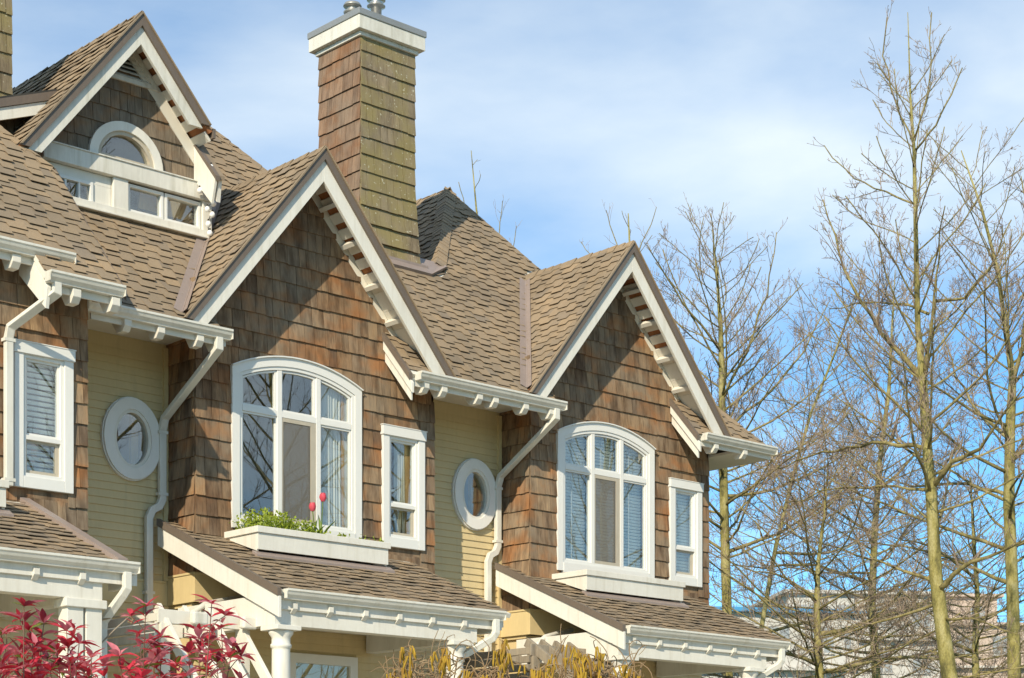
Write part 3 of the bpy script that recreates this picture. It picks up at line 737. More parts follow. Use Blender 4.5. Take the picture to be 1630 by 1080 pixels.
# return rakes, where the main roof ends over the bay wall
def return_rake(i, x):
    zz = lambda y: 5.892+TM*y
    f = lambda w0, w, a, b, y0, y1: MB().prism([(w0, y0, zz(y0)-a), (w0, y1, zz(y1)-a), (w0, y1, zz(y1)-b), (w0, y0, zz(y0)-b-.0)], (w, 0, 0))
    f(x-.035, .035, .05, .17, -.56, -.025).build('return_board', 'white', HOUSE[i], bev=.003)
    f(x-.005, .03, .1705, .31, -.50, -.025).build('return_board', 'white', HOUSE[i], bev=.003)
    f(x-.05, .05, -.03, .05, -.53, -.025).build('drip_edge', 'drip_edge', HOUSE[i])
return_rake(2, 3.85); return_rake(2, 8.85)
# gutters and rafter tails
gutter(HOUSE[1], -.42, 1.307, -.608, 5.364); gutter(HOUSE[2], 3.929, 6.296, -.608, 5.364); gutter(HOUSE[2], 8.929, 10.40, -.608, 5.364)
gutter(HOUSE[0], -4.1, -.786, -.977, 5.66); gutter(HOUSE[0], -1.2, -.385, -1.24, 5.365)
for i, xs in ((1, (.02, .42, .90, 1.14)), (2, (4.02, 4.30, 4.86, 5.12, 5.62, 6.06, 9.15, 9.75))):
    for x in xs: tail(HOUSE[i], x, -.535, -.05 if x not in (4.86, 5.12, 5.62, .02, .42) else .5, 5.262, TM, .125, .085)
for x in (-.93, -.50): tail(HOUSE[0], x, -1.17, -.58, 5.245, TM, .13, .09)
tail(HOUSE[0], -1.42, -.89, -.58, 5.54, TM, .12, .09)
for i, x0, x1, y, z in ((1, -.34, 1.29, -.484, 5.365), (2, 3.87, 6.28, -.484, 5.365), (2, 8.87, 10.38, -.484, 5.365), (0, -1.18, -.36, -1.112, 5.355), (0, -4.1, -.80, -.85, 5.65)):
    MB().box(x0, x1, y, y+.022, z-.165, z-.07).build('fascia', 'soffit', HOUSE[i])
for i, x0, x1 in ((1, -.3, 1.2), (2, 4.63, 6.2)):
    MB().box(x0, x1, -.45, .54, 5.395, 5.41).build('eave_soffit', 'soffit', HOUSE[i])
MB().box(9.63, 10.34, -.44, 3, 5.20, 5.235).box(10.345, 10.37, -.46, 3, 5.20, 5.34).build('eave_soffit', 'soffit', HOUSE[2])
MB().prism([(-1.19, -1.14, 5.22), (-1.19, -.58, 5.85), (-1.19, -.58, 5.45), (-1.19, -1.10, 5.02)], (.04, 0, 0)).build('return_board', 'white', HOUSE[0], bev=.003)
# downspouts from the eaves
spout(HOUSE[1], [(1.17, -.53, 5.27), (1.17, -.53, 5.15), (1.10, .42, 4.55), (1.10, .475, 4.42), (1.10, .475, 3.66), (1.06, .475, 3.58), (.97, .475, 3.53), (.93, .475, 3.44), (.93, .475, .3)], straps=((1.10, .475, 4.40), (1.10, .475, 3.72), (.93, .475, 2.62)))
spout(HOUSE[2], [(6.17, -.53, 5.27), (6.17, -.53, 5.15), (6.10, .42, 4.55), (6.10, .475, 4.42), (6.10, .475, 3.66), (6.06, .475, 3.58), (5.97, .475, 3.53), (5.93, .475, 3.44), (5.93, .475, .3)], straps=((6.10, .475, 4.40), (6.10, .475, 3.72), (5.93, .475, 2.62)))
spout(HOUSE[0], [(-1.10, -1.16, 5.27), (-1.10, -1.16, 5.17), (-1.32, -.66, 4.90), (-1.325, -.625, 4.80), (-1.325, -.625, 3.36)], straps=((-1.325, -.625, 4.78), (-1.325, -.625, 3.42)))
for i, (dx, dz, dy) in enumerate(UNITS):
    shift(dx, dy, dz+EYE)
    spout(HOUSE[i], [(3.98, -1.83, 2.37), (3.98, -1.83, 2.22), (3.955, -1.80, 2.16), (3.62 if i else 3.86, -1.62, 1.93), (3.62 if i else 3.86, -1.60, 1.86), (3.62 if i else 3.86, -1.60, -1.4)], w=.075)
    if i: MB().tube([(1.62, -.35, 2.56), (1.05, -.45, 2.42), (.85, -.5, 2.30), (.82, -.5, 2.1)], .032, 10).build('drain_pipe', 'white_worn', HOUSE[i], smooth=True)
shift(0, 0, EYE)

# ---- chimneys
def chimney(i, x0, x1, y0, y1, zb, zt, cap=True, front='cedar_mossy', side='cedar_chimney'):
    H = HOUSE[i]; C = MB().box(x0, x1, y0, y1, zb, zt).build('chimney', side, H)
    e = .216; n = int((zt-zb)/e)+1
    for k in range(n):
        z = zt-.045-e*(k+1)+.03
        fl = max(0, (8.15-z)*.075) if cap else 0
        cedar_courses(C, CED[i], (0, y0, 0), (1, 0, 0), (0, -1, 0), [z], lambda a, b, f=fl: (x0-.012-f*.5, x1+.012+f), mat=front, e=e, seed=100+k, flare=fl*.5)
        cedar_courses(C, CED[i], (x0, 0, 0), (0, 1, 0), (-1, 0, 0), [z], lambda a, b: (y0-.004, y1+.01), mat=side, e=e, seed=200+k, flare=fl*.5)
    if not cap: return C
    MB().box(x0-.045, x1+.045, y0-.045, y1+.045, zt-.06, zt-.005).build('cap_moulding', 'white_worn', C, bev=.01)
    MB().box(x0-.105, x1+.105, y0-.105, y1+.105, zt-.005, zt+.165).build('cap_fascia', 'white_worn', C, bev=.006)
    MB().box(x0-.118, x1+.118, y0-.118, y1+.118, zt+.165, zt+.245).build('cap_lid', 'cap_metal', C, bev=.006)
    a, b = (x0+.10, y0+.30, zt+.24), (x0+.42, y0+.22, zt+.24)
    MB().lathe(a, [(.05, -.02), (.05, .09), (.105, .10), (.115, .12), (.115, .128), (.07, .14), (.07, .19), (.115, .195), (.118, .205), (.10, .235), (.03, .25)], 24).build('flue', 'cap_metal', C, smooth=True)
    MB().lathe(b, [(.07, -.02), (.07, .24), (.105, .255), (.12, .265), (.12, .272), (.08, .285), (.08, .34), (.12, .345), (.12, .355), (.09, .39), (.03, .40)], 28).build('flue', 'tin', C, smooth=True)
    return C
CH = chimney(1, 4.49, 5.355, 1.26, 2.11, 6.6, 10.045)
MB().prism([(4.55, 1.10, 7.13), (5.50, 1.10, 7.13), (5.93, 1.30, 7.36), (5.93, 1.42, 7.42), (4.55, 1.42, 7.42)], (0, -.03, .035)).box(4.45, 5.52, 1.17, 1.235, 7.1, 7.29).build('saddle_flashing', 'flashing', HOUSE[1])
chimney(0, -1.25, -.29, 1.3, 2.1, 7.0, 10.6, cap=False, front='cedar_mossy', side='cedar_mossy')

# ---- dormer on the middle house
H = HOUSE[1]
DX, DZ, DY, DYf = .82, 8.936, .80, .45
DL_, DR_ = 1.23, 1.15
dl, dr = math.sqrt(1+DL_**2), math.sqrt(1+DR_**2)
def dlp(x, y): return (-y, (x-DX)*dl)
DRf = roof_plane('dormer_roof', H, ROOFP[1], (DX, 0, DZ), (0, -1, 0), (1, 0, DL_), [dlp(-.66, DYf), dlp(DX, DYf), dlp(DX, 3.45), dlp(-.66, 3.45)], seed=71)
def drp(x, y): return (y, (DX-x)*dr)
DRr = roof_plane('dormer_roof', H, ROOFP[1], (DX, 0, DZ), (0, 1, 0), (-1, 0, DR_), [drp(1.74, DYf), drp(1.74, 2.0), drp(DX, 3.45), drp(DX, DYf)], seed=72)
MB().box(1.742, 1.772, DYf-.02, DY-.04, 7.80, 7.905).build('eave_trim', 'drip_edge', H)
ridge_caps(CAPP[1], DRf, (DX, DYf-.02, DZ), (DX, 3.5, DZ), (-1, 0, -DL_), (1, 0, -DR_), wid=.13, e=.16, lift=.014)
def drk(a, b, zl, zr, y0, y1, s):
    if s < 0: p = [(DX, DZ-a), (DX-(DZ-a-zl)/DL_, zl), (DX-(DZ-b-zl)/DL_, zl), (DX, DZ-b)]
    else: p = [(DX, DZ-a), (DX+(DZ-a-zr)/DR_, zr), (DX+(DZ-b-zr)/DR_, zr), (DX, DZ-b)]
    return xz(MB(), p, y0, y1)
for s in (-1, 1):
    drk(.14, .338, 7.12, 7.88, DYf, DYf+.04, s).build('bargeboard', 'white_worn', H, bev=.003)
    drk(.0, .1395, 7.14, 7.92, DYf-.03, DYf+.05, s).build('drip_edge', 'drip_edge', H)
    drk(-.012, .012, 7.15, 7.93, DYf-.045, DYf, s).build('drip_cap', 'roof_shingle', H)
    drk(.12, .33, 7.5, 7.5, DY-.03, DY-.0005, s).build('frieze_board', 'soffit', H)
nr = V((DR_, 0, 1)).normalized(); vr = V((1, 0, -DR_)).normalized(); ap = V((DX, 0, DZ))
def don(s, y, h): return ap+vr*s-nr*h+V((0, y, 0))
s = .22
while s < 1.5:
    y0, y1 = DYf+.041, DY-.031
    MB().hexa([don(s, y0, .085), don(s+.115, y0, .085), don(s+.115, y1, .085), don(s, y1, .085), don(s, y0, .051), don(s+.115, y0, .051), don(s+.115, y1, .051), don(s, y1, .051)]).build('soffit_board', 'soffit', DRr)
    s += .19
def semi(r, n=20): return [(DX+r*math.cos(math.pi*k/n), 7.385+.95*r*math.sin(math.pi*k/n)) for k in range(n+1)]
hole = semi(.36)
Dw = wall_with_holes('dormer_wall', 'cedar_grey', H, [(1.93, 7.2), (1.93, 7.48), (.82, 8.76), (-.28, 7.42), (-.28, 7.2)], [[(x, z+.03) for x, z in hole]], lambda u, z: V((u, DY, z)), (0, -1, 0), .1)
def dsp(a, b):
    l, r = DX-(8.80-a-.15)/DL_+.02, DX+(8.80-a-.15)/DR_-.02
    return (max(l, -.28), min(r, 1.93)) if r-l > .1 and a < 8.28 else None
class Trim2:
    def add(s, vs, fs, parent, mat=None):
        vs = [V(p) for p in vs]; xc = (vs[0].x+vs[1].x)/2
        for k in range(4):
            q = abs(vs[k].x-DX)/.41
            if q < 1: vs[k].z = max(vs[k].z, 7.385+.39*math.sqrt(1-q*q))
        if min(vs[4].z-vs[k].z for k in range(4)) < .04: return
        CED[1].add(vs, fs, parent, mat)
cedar_courses(Dw, Trim2(), (0, DY, 0), (1, 0, 0), (0, -1, 0), [7.36+.2*k for k in range(6)], dsp, mat='cedar_grey', e=.2, seed=300)
Wd = MB(); ring(Wd, semi(.465), semi(.36), DY-.055, DY+.02, closed=False); Wd = Wd.build('half_round_window', 'white', H)
f = MB(); ring(f, semi(.359), semi(.315), DY-.03, DY+.06, closed=False); f.box(DX-.36, DX+.36, DY-.031, DY+.06, 7.372, 7.43); f.build('frame', 'screen_frame', Wd)
slab('pane', Wd, [(x, max(z, 7.43)) for x, z in semi(.318)], DY+.02)
MB().box(-.22, 1.935, DY-.10, DY-.001, 7.185, 7.362).box(-.24, 1.95, DY-.115, DY, 7.362, 7.378).build('header_beam', 'white_worn', H, bev=.004)
# louvre under the peak
Lv = MB(); ring(Lv, [(.40, 8.28), (1.24, 8.28), (.82, 8.80)], [(.50, 8.33), (1.14, 8.33), (.82, 8.70)], DY-.045, DY); Lv = Lv.build('louvre', 'white_worn', H)
for k in range(7):
    z = 8.335+k*.048; hw = max(.03, (8.70-z)/.37*.32-.02)
    MB().hexa([(DX-hw, DY-.04, z), (DX+hw, DY-.04, z), (DX+hw, DY-.005, z+.03), (DX-hw, DY-.005, z+.03), (DX-hw, DY-.04, z+.008), (DX+hw, DY-.04, z+.008), (DX+hw, DY-.005, z+.038), (DX-hw, DY-.005, z+.038)]).build('louvre_slat', 'white_worn', Lv)
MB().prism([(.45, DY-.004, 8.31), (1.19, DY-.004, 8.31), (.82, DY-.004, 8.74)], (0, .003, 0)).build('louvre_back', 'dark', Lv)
# window band under the header
MB().box(-.30, .64, DY-.02, DY+.02, 7.06, 7.18).box(.10+.30, .64, DY-.02, DY+.02, 6.76, 7.06).box(-.30, .40, DY-.02, DY+.02, 6.74, 6.84).build('panel', 'white', H, bev=.003)
def casement(x0, x1, z0, z1, n=1):
    W_ = MB(); ring(W_, rect(x0, x1, z0, z1), rect(x0+.035, x1-.035, z0+.035, z1-.035), DY-.04, DY+.04)
    for k in range(1, n): W_.box(x0+(x1-x0)*k/n-.012, x0+(x1-x0)*k/n+.012, DY-.03, DY+.03, z0+.035, z1-.035)
    W_ = W_.build('casement_window', 'white_vinyl', H, bev=.003)
    for k in range(n): slab('pane', W_, rect(x0+.035+(x1-x0-.07)*k/n, x0+.035+(x1-x0-.07)*(k+1)/n, z0+.035, z1-.035), DY+.0)
    return W_
casement(-.25, .41, 6.82, 7.07, 4); casement(.835, 1.30, 6.85, 7.165); casement(1.315, 1.79, 6.85, 7.165)
for a_, b_ in ((.645, .83), (1.80, 1.92)): MB().box(a_, b_, DY-.07, DY+.03, 6.79, 7.184).build('post', 'white', H, bev=.004)
MB().box(-.3, 1.95, DY-.09, DY+.02, 6.765, 6.845).box(-.3, 1.99, DY-.13, DY-.02, 6.745, 6.7655).build('sill', 'white', H, bev=.004)
MB().hexa([(1.02, .96, 6.6), (1.80, .96, 6.6), (1.80, 1.0, 6.6), (1.02, 1.0, 6.6), (1.14, .96, 7.3), (1.80, .96, 7.3), (1.80, 1.0, 7.3), (1.14, 1.0, 7.3)]).build('attic_panelling', 'interior_wood', H)
MB().prism([(-.2, 1.36, 6.6), (1.85, 1.36, 6.6), (1.5, 1.36, 7.75), (.82, 1.36, 8.5), (-.1, 1.36, 7.4)], (0, .04, 0)).build('attic_wall', 'interior', H)
for a_, b_, c_ in ((-.30, -.22, 7.35), (1.88, 1.94, 7.5)): MB().box(a_, b_, DY+.02, 2.6, 6.4, c_).build('dormer_side_wall', 'cedar_grey', H)
zr = lambda y: 6.95+TM*y
MB().prism([(1.700, .335, zr(.335)-.02), (1.700, DY-.035, zr(DY-.035)-.02), (1.700, DY-.035, zr(DY-.035)-.40), (1.700, .41, zr(.41)-.36)], (.034, 0, 0)).build('return_board', 'white', H, bev=.003)
MB().prism([(1.698, .32, zr(.32)-.0195), (1.698, 1.1, zr(1.1)-.0195), (1.698, 1.1, zr(1.1)+.035), (1.698, .32, zr(.32)+.035)], (.06, 0, 0)).build('drip_edge', 'drip_edge', H)
MB().prism([(1.761, .34, zr(.34)-.02), (1.761, 1.1, zr(1.1)-.02), (1.761, 1.1, zr(1.1)+.03), (1.761, .34, zr(.34)+.03)], (.07, 0, 0)).build('return_roof', 'roof_shingle', H)
MB().prism([(1.761, .40, zr(.40)-.32), (1.761, DY-.03, zr(DY-.03)-.34), (1.761, DY-.03, zr(DY-.03)-.03), (1.761, .36, zr(.36)-.03)], (.05, 0, 0)).build('return_block', 'white', H)
# low sloped roof end of the left house, seen behind its hip
H = HOUSE[0]
ys = 1.20; zt = lambda x: 8.017+.39*x
MB().prism([(-2.2, ys, zt(-2.2)-.1), (.05, ys, zt(.05)-.1), (.05, ys, 7.0), (-2.2, ys, 7.0)], (0, .1, 0)).build('shed_wall', 'cedar_grey', H)
cedar_courses(H.children[-1], CED[0], (0, ys, 0), (1, 0, 0), (0, -1, 0), [7.0+.2*k for k in range(5)], lambda a, b: (max(-1.6, (a+.18-7.9)/.39), .0), mat='cedar_grey', e=.2, seed=400)
SR = MB().prism([(-2.2, ys-.30, zt(-2.2)-.06), (.10, ys-.30, zt(.10)-.06), (.10, ys-.30, zt(.10)), (-2.2, ys-.30, zt(-2.2))], (0, 1.6, 0)).build('shed_roof', 'dark', H)
MB().prism([(-2.2, ys-.32, zt(-2.2)-.115), (.07, ys-.32, zt(.07)-.115), (.07, ys-.32, zt(.07)-.025), (-2.2, ys-.32, zt(-2.2)-.025)], (0, .02, 0)).build('drip_edge', 'drip_edge', H)
MB().prism([(-2.2, ys-.30, zt(-2.2)-.25), (-.10, ys-.30, zt(-.10)-.25), (-.07, ys-.30, zt(-.07)-.12), (-2.2, ys-.30, zt(-2.2)-.12)], (0, .03, 0)).build('fascia', 'white', H)
for i, H in enumerate(HOUSE):
    CED[i].finish(H); ROOFP[i].finish(H); CAPP[i].finish(H); CLAP[i].finish(H)
shift()

# ------------------------------------------------------------------ bare trees
def branch_path(rnd, p, d, L, n, wander, lift, droop=0):
    pts = [p.copy()]; d = d.normalized()
    for k in range(n):
        d = (d+V((rnd.uniform(-1, 1), rnd.uniform(-1, 1), rnd.uniform(-1, 1)))*wander+V((0, 0, lift-droop*(1-k/n)))).normalized()
        p = p+d*(L/n); pts.append(p.copy())
    return pts
def radii(r0, r1, n): return [r0+(r1-r0)*(k/n)**.85 for k in range(n+1)]
def sides(r): return 8 if r > .06 else 6 if r > .03 else 4 if r > .012 else 3
def twigs(mb, rnd, pts, r0, level, dens, reach, lift):
    """side shoots along a limb, in ever finer order"""
    L = sum((pts[i+1]-pts[i]).length for i in range(len(pts)-1)); n = max(1, int(L*dens))
    for k in range(n):
        f = rnd.uniform(.12, 1)**.8; i = min(int(f*(len(pts)-1)), len(pts)-2); a = f*(len(pts)-1)-i
        p = pts[i].lerp(pts[i+1], a); ax = (pts[i+1]-pts[i]).normalized()
        s = ax.orthogonal().normalized(); s.rotate(Matrix.Rotation(rnd.uniform(0, 6.28), 3, ax))
        ang = rnd.uniform(.6, 1.15); d = ax*math.cos(ang)+s*math.sin(ang)+V((0, 0, lift))
        ln = reach*(1.1-f*.75)*rnd.uniform(.45, 1.15)
        r = max(.0042, r0*(1-f*.7)*.42) if level else max(.0036, min(r0*.5, .0055))
        m = 5 if level else 3
        q = branch_path(rnd, p, d, ln, m, .24, .05+lift*.1)
        mb.tube(q, radii(r, .0028, m), sides(r), cap=False)
        if level: twigs(mb, rnd, q, r, level-1, dens*1.45, ln*.52, lift)
def tree(name, label, seed, trunk, limbs, n_auto, auto_len, group='bare trees beyond the houses', dens=4.2, lift=.25, level=3, autospan=(.25, .97), horiz=.25):
    """trunk: list of (point, radius); limbs: list of (points, r0) built by hand; the rest grows by itself"""
    rnd = random.Random(seed)
    tp = [p for p, r in trunk]; root = empty(name, (tp[0].x, tp[0].y, 0), label, 'tree', group)
    MB().tube(tp, [r for p, r in trunk], 12).build('trunk', 'bark', root, smooth=True)
    tw = MB(); tw2 = MB()
    def limb(pts, r0, r1=.008, lv=level):
        n = len(pts)-1
        MB().tube(pts, radii(r0, r1, n), sides(r0)).build('limb', 'bark_limb', root, smooth=True)
        L = sum((pts[i+1]-pts[i]).length for i in range(n))
        twigs(tw, rnd, pts, r0, lv-1, dens, min(1.7, .26*L+.3), lift)
    for pts, r0 in limbs:
        q = [pts[0]]
        for a, b in zip(pts, pts[1:]):
            for k in (1, 2, 3): q.append(a.lerp(b, k/3)+V((rnd.uniform(-1, 1), rnd.uniform(-1, 1), rnd.uniform(-1, 1)))*(b-a).length*.035*(k < 3))
        limb(q, r0*.58)
    zs = [p.z for p in tp]
    for k in range(n_auto):
        f = autospan[0]+(autospan[1]-autospan[0])*(k+rnd.random())/n_auto
        i = min(int(f*(len(tp)-1)), len(tp)-2); a = f*(len(tp)-1)-i; p = tp[i].lerp(tp[i+1], a); rt = trunk[i][1]+(trunk[i+1][1]-trunk[i][1])*a
        az = k*2.4+rnd.uniform(-.5, .5); up = horiz+f*.75+rnd.uniform(-.2, .2)
        d = V((math.cos(az), math.sin(az), up)); ln = auto_len*(1.12-f*.85)*rnd.uniform(.65, 1.15)
        limb(branch_path(rnd, p, d, ln, 9, .13, .05), max(.010, min(rt*.36, .008*ln+.006)))
    tw.build('twigs', 'twig', root, kind='stuff')
    return root
def px(t, *pts): return [at(x, y, t+(q[0] if q else 0)) for x, y, *q in pts]
def trk(t, *pts): return [(at(x, y, t), w_*.28*t/FPX) for x, y, w_ in pts]
tree('bare_tree', 'tall bare tree with straight mossy trunk, the nearest one at right', 5,
     trk(27, (1530, 1345, 62), (1512, 1080, 46), (1500, 1000, 42), (1490, 920, 38), (1483, 800, 33), (1475, 700, 28), (1469, 605, 24), (1461, 520, 17), (1459, 430, 15), (1457, 330, 12), (1455, 240, 10), (1449, 150, 6), (1445, 20, 2)),
     [(px(27, (1466, 600), (1420, 550, .3), (1370, 480, .6), (1335, 400, .9), (1310, 318, 1.2)), .075),
      (px(27, (1472, 600), (1480, 540, -.3), (1487, 470, -.5), (1495, 380, -.8)), .07),
      (px(27, (1487, 480), (1535, 475, -.6), (1575, 430, -1), (1610, 350, -1.5)), .05),
      (px(27, (1478, 500), (1440, 484, .4), (1380, 482, .9), (1320, 492, 1.4)), .05),
      (px(27, (1485, 775), (1515, 735, -.4), (1560, 715, -.9), (1600, 655, -1.4), (1640, 600, -2)), .08),
      (px(27, (1493, 940), (1530, 905, -.5), (1590, 880, -1), (1650, 850, -1.8)), .085),
      (px(27, (1488, 925), (1440, 910, .3), (1390, 890, .6), (1364, 862, .9)), .055),
      (px(27, (1474, 715), (1410, 705, .5), (1350, 712, 1.2), (1285, 728, 2), (1235, 748, 2.6)), .06),
      (px(27, (1478, 780), (1400, 774, .8), (1330, 778, 1.6), (1250, 800, 2.4)), .05),
      (px(27, (1455, 325), (1410, 305, .4), (1360, 285, .7), (1312, 232, 1.1)), .035),
      (px(27, (1457, 240), (1490, 200, -.3), (1515, 150, -.5), (1532, 108, -.6)), .028),
      (px(27, (1455, 235), (1425, 160, .2), (1405, 90, .3), (1412, 28, .3)), .026),
      (px(27, (1456, 225), (1478, 140, -.2), (1483, 20, -.3)), .022),
      (px(27, (1500, 985), (1550, 985, -.6), (1620, 1010, -1.2)), .05),
      (px(27, (1494, 960), (1420, 985, .6), (1340, 1010, 1.2), (1270, 1050, 1.6)), .05)],
     42, 3.0, autospan=(.28, .93), dens=7.0)
tree('bare_tree', 'bare tree with upright trunk right behind the end house gable', 8,
     trk(34, (1160, 1350, 36), (1158, 1000, 29), (1155, 900, 27), (1152, 780, 25), (1150, 700, 23), (1149, 600, 19), (1147, 520, 13), (1142, 450, 8), (1135, 375, 3)),
     [(px(34, (1152, 790), (1230, 780, .5), (1310, 745, 1), (1400, 690, 1.6)), .06),
      (px(34, (1155, 880), (1240, 850, .6), (1330, 790, 1.2), (1390, 720, 1.8)), .07),
      (px(34, (1150, 690), (1210, 640, .5), (1280, 560, 1), (1320, 480, 1.4)), .06),
      (px(34, (1148, 560), (1100, 500, -.6), (1060, 440, -1), (1030, 390, -1.4)), .045),
      (px(34, (1150, 640), (1190, 560, -.4), (1222, 470, -.7), (1236, 370, -1)), .055),
      (px(34, (1153, 830), (1115, 780, -.8), (1090, 720, -1.4)), .05)],
     56, 3.8, dens=6.4, horiz=.05)
tree('bare_tree', 'bare mossy tree with thick trunk at the right edge', 9,
     trk(33, (1618, 1350, 50), (1615, 1080, 40), (1612, 950, 36), (1606, 800, 33), (1608, 680, 29), (1612, 600, 22), (1600, 520, 14), (1588, 430, 11), (1562, 330, 8), (1530, 240, 3)),
     [(px(33, (1610, 620), (1630, 520, -.5), (1640, 400, -1), (1625, 280, -1.4)), .08),
      (px(33, (1607, 700), (1560, 660, .5), (1520, 600, 1.1), (1500, 520, 1.6)), .07),
      (px(33, (1608, 790), (1540, 770, .6), (1450, 775, 1.4), (1360, 745, 2.2)), .07),
      (px(33, (1612, 930), (1540, 900, .6), (1440, 870, 1.4), (1350, 860, 2.2)), .075),
      (px(33, (1606, 740), (1660, 690, -.6), (1700, 620, -1.2)), .06)],
     52, 4.2, dens=6.4, horiz=.1)
tree('bare_tree', 'slim dark bare tree leaning right between two mossy trunks', 12,
     trk(40, (1205, 1400, 20), (1212, 1000, 14), (1235, 870, 12), (1262, 760, 10), (1290, 660, 8), (1330, 560, 6), (1362, 470, 3)),
     [(px(40, (1250, 810), (1300, 790, .8), (1370, 720, 1.4), (1430, 640, 2)), .05),
      (px(40, (1235, 880), (1320, 880, 1), (1410, 840, 2), (1470, 770, 3)), .06),
      (px(40, (1212, 1010), (1330, 985, 1), (1460, 930, 2), (1560, 850, 3)), .07)],
     54, 4.2, dens=6.0, horiz=.05, lift=.15)
tree('bare_tree', 'bare spreading tree far back, half hidden by the tall nearest tree', 14,
     trk(44, (1400, 1400, 34), (1395, 1080, 26), (1388, 960, 22), (1392, 850, 19), (1400, 740, 15), (1415, 620, 11), (1420, 520, 6), (1425, 430, 2)),
     [(px(44, (1390, 930), (1300, 900, -1), (1220, 905, -2), (1150, 900, -3)), .09),
      (px(44, (1388, 980), (1470, 960, 1), (1550, 930, 2), (1640, 940, 3)), .09),
      (px(44, (1393, 850), (1300, 800, -.8), (1210, 730, -1.6)), .07),
      (px(44, (1397, 780), (1490, 700, .8), (1560, 610, 1.6)), .07),
      (px(44, (1395, 1040), (1310, 1030, -1), (1240, 1040, -2)), .07),
      (px(44, (1395, 1050), (1500, 1040, 1), (1600, 1040, 2)), .07)],
     84, 5.2, dens=5.6, horiz=-.05, lift=.15, autospan=(.05, .95))
tree('bare_tree', 'low wide bare tree filling the bottom right, its limbs almost level', 23,
     trk(31, (1310, 1420, 34), (1306, 1120, 28), (1304, 1060, 24), (1300, 980, 19), (1302, 900, 13), (1312, 820, 7), (1318, 740, 3)),
     [(px(31, (1304, 1060), (1230, 1030, -.6), (1180, 1040, -1)), .07), (px(31, (1303, 1010), (1390, 985, .8), (1480, 960, 1.5), (1560, 965, 2)), .075),
      (px(31, (1304, 1070), (1400, 1050, .8), (1500, 1050, 1.5), (1620, 1030, 2.4)), .075), (px(31, (1300, 960), (1250, 920, -.5), (1200, 910, -1)), .06)],
     56, 4.2, dens=5.6, horiz=-.12, lift=.1, autospan=(.05, .95))
tree('bare_tree', 'low bare tree behind and right of the nearest trunk, crown full of fine twigs', 29,
     trk(37, (1560, 1420, 30), (1556, 1120, 24), (1552, 1040, 20), (1556, 950, 15), (1550, 860, 10), (1545, 760, 4)),
     [(px(37, (1552, 1040), (1470, 1010, -.6), (1400, 1015, -1), (1320, 1000, -1.5)), .07), (px(37, (1554, 990), (1620, 960, .8), (1680, 940, 1.5)), .07), (px(37, (1552, 920), (1480, 870, -.6), (1410, 850, -1.2)), .06)],
     52, 4.0, dens=5.2, horiz=-.1, lift=.1, autospan=(.05, .95))
tree('bare_tree', 'bare treetop showing just above the roof ridge beside the chimney', 17,
     trk(46, (800, 900, 16), (785, 620, 12), (770, 430, 9), (758, 330, 5), (750, 240, 2)),
     [(px(46, (775, 470), (795, 370, .4), (800, 320, .5)), .03), (px(46, (780, 540), (812, 430, .5), (822, 360, .7)), .03), (px(46, (764, 380), (740, 330, -.3), (730, 290, -.5)), .025)],
     4, 1.2, dens=2.2, level=2, autospan=(.5, .95))
tree('bare_tree', 'bare treetop peeping over the end house gable, left of its peak', 18,
     trk(46, (1000, 900, 16), (1003, 600, 12), (1004, 430, 8), (1000, 340, 3)),
     [(px(46, (1004, 440), (975, 370, .4), (965, 335, .5)), .03), (px(46, (1004, 420), (1030, 370, .4), (1045, 330, .6)), .03), (px(46, (1003, 500), (950, 420, .4), (925, 385, .6)), .03)],
     5, 1.4, dens=2.6, level=2, autospan=(.5, .95))
# trees across the street, seen mirrored in the panes
def street_tree(x, y, h, seed, label, lean=.0):
    rnd = random.Random(seed); tp = []; p = V((x, y, 0))
    for k in range(9):
        f = k/8; tp.append((V((x+lean*h*f+rnd.uniform(-.1, .1), y+rnd.uniform(-.1, .1), h*f)), .17*(1-f)**.8+.015))
    tree('bare_tree', label, seed+100, tp, [], 46, h*.40, dens=4.0, level=2, lift=.2, group='bare trees across the street')
street_tree(11.6, -12.2, 13, 3, 'bare leaning tree across the street, mirrored in the middle house arched window', -.07)
street_tree(19.6, -12.0, 12, 4, 'bare tree across the street, mirrored in the end house windows', .03)
street_tree(7.4, -13.2, 16, 6, 'tall bare tree across the street, mirrored in the left house panes', .02)
street_tree(15.6, -13.6, 13, 7, 'bare tree across the street, mirrored in the end house oval window', -.02)

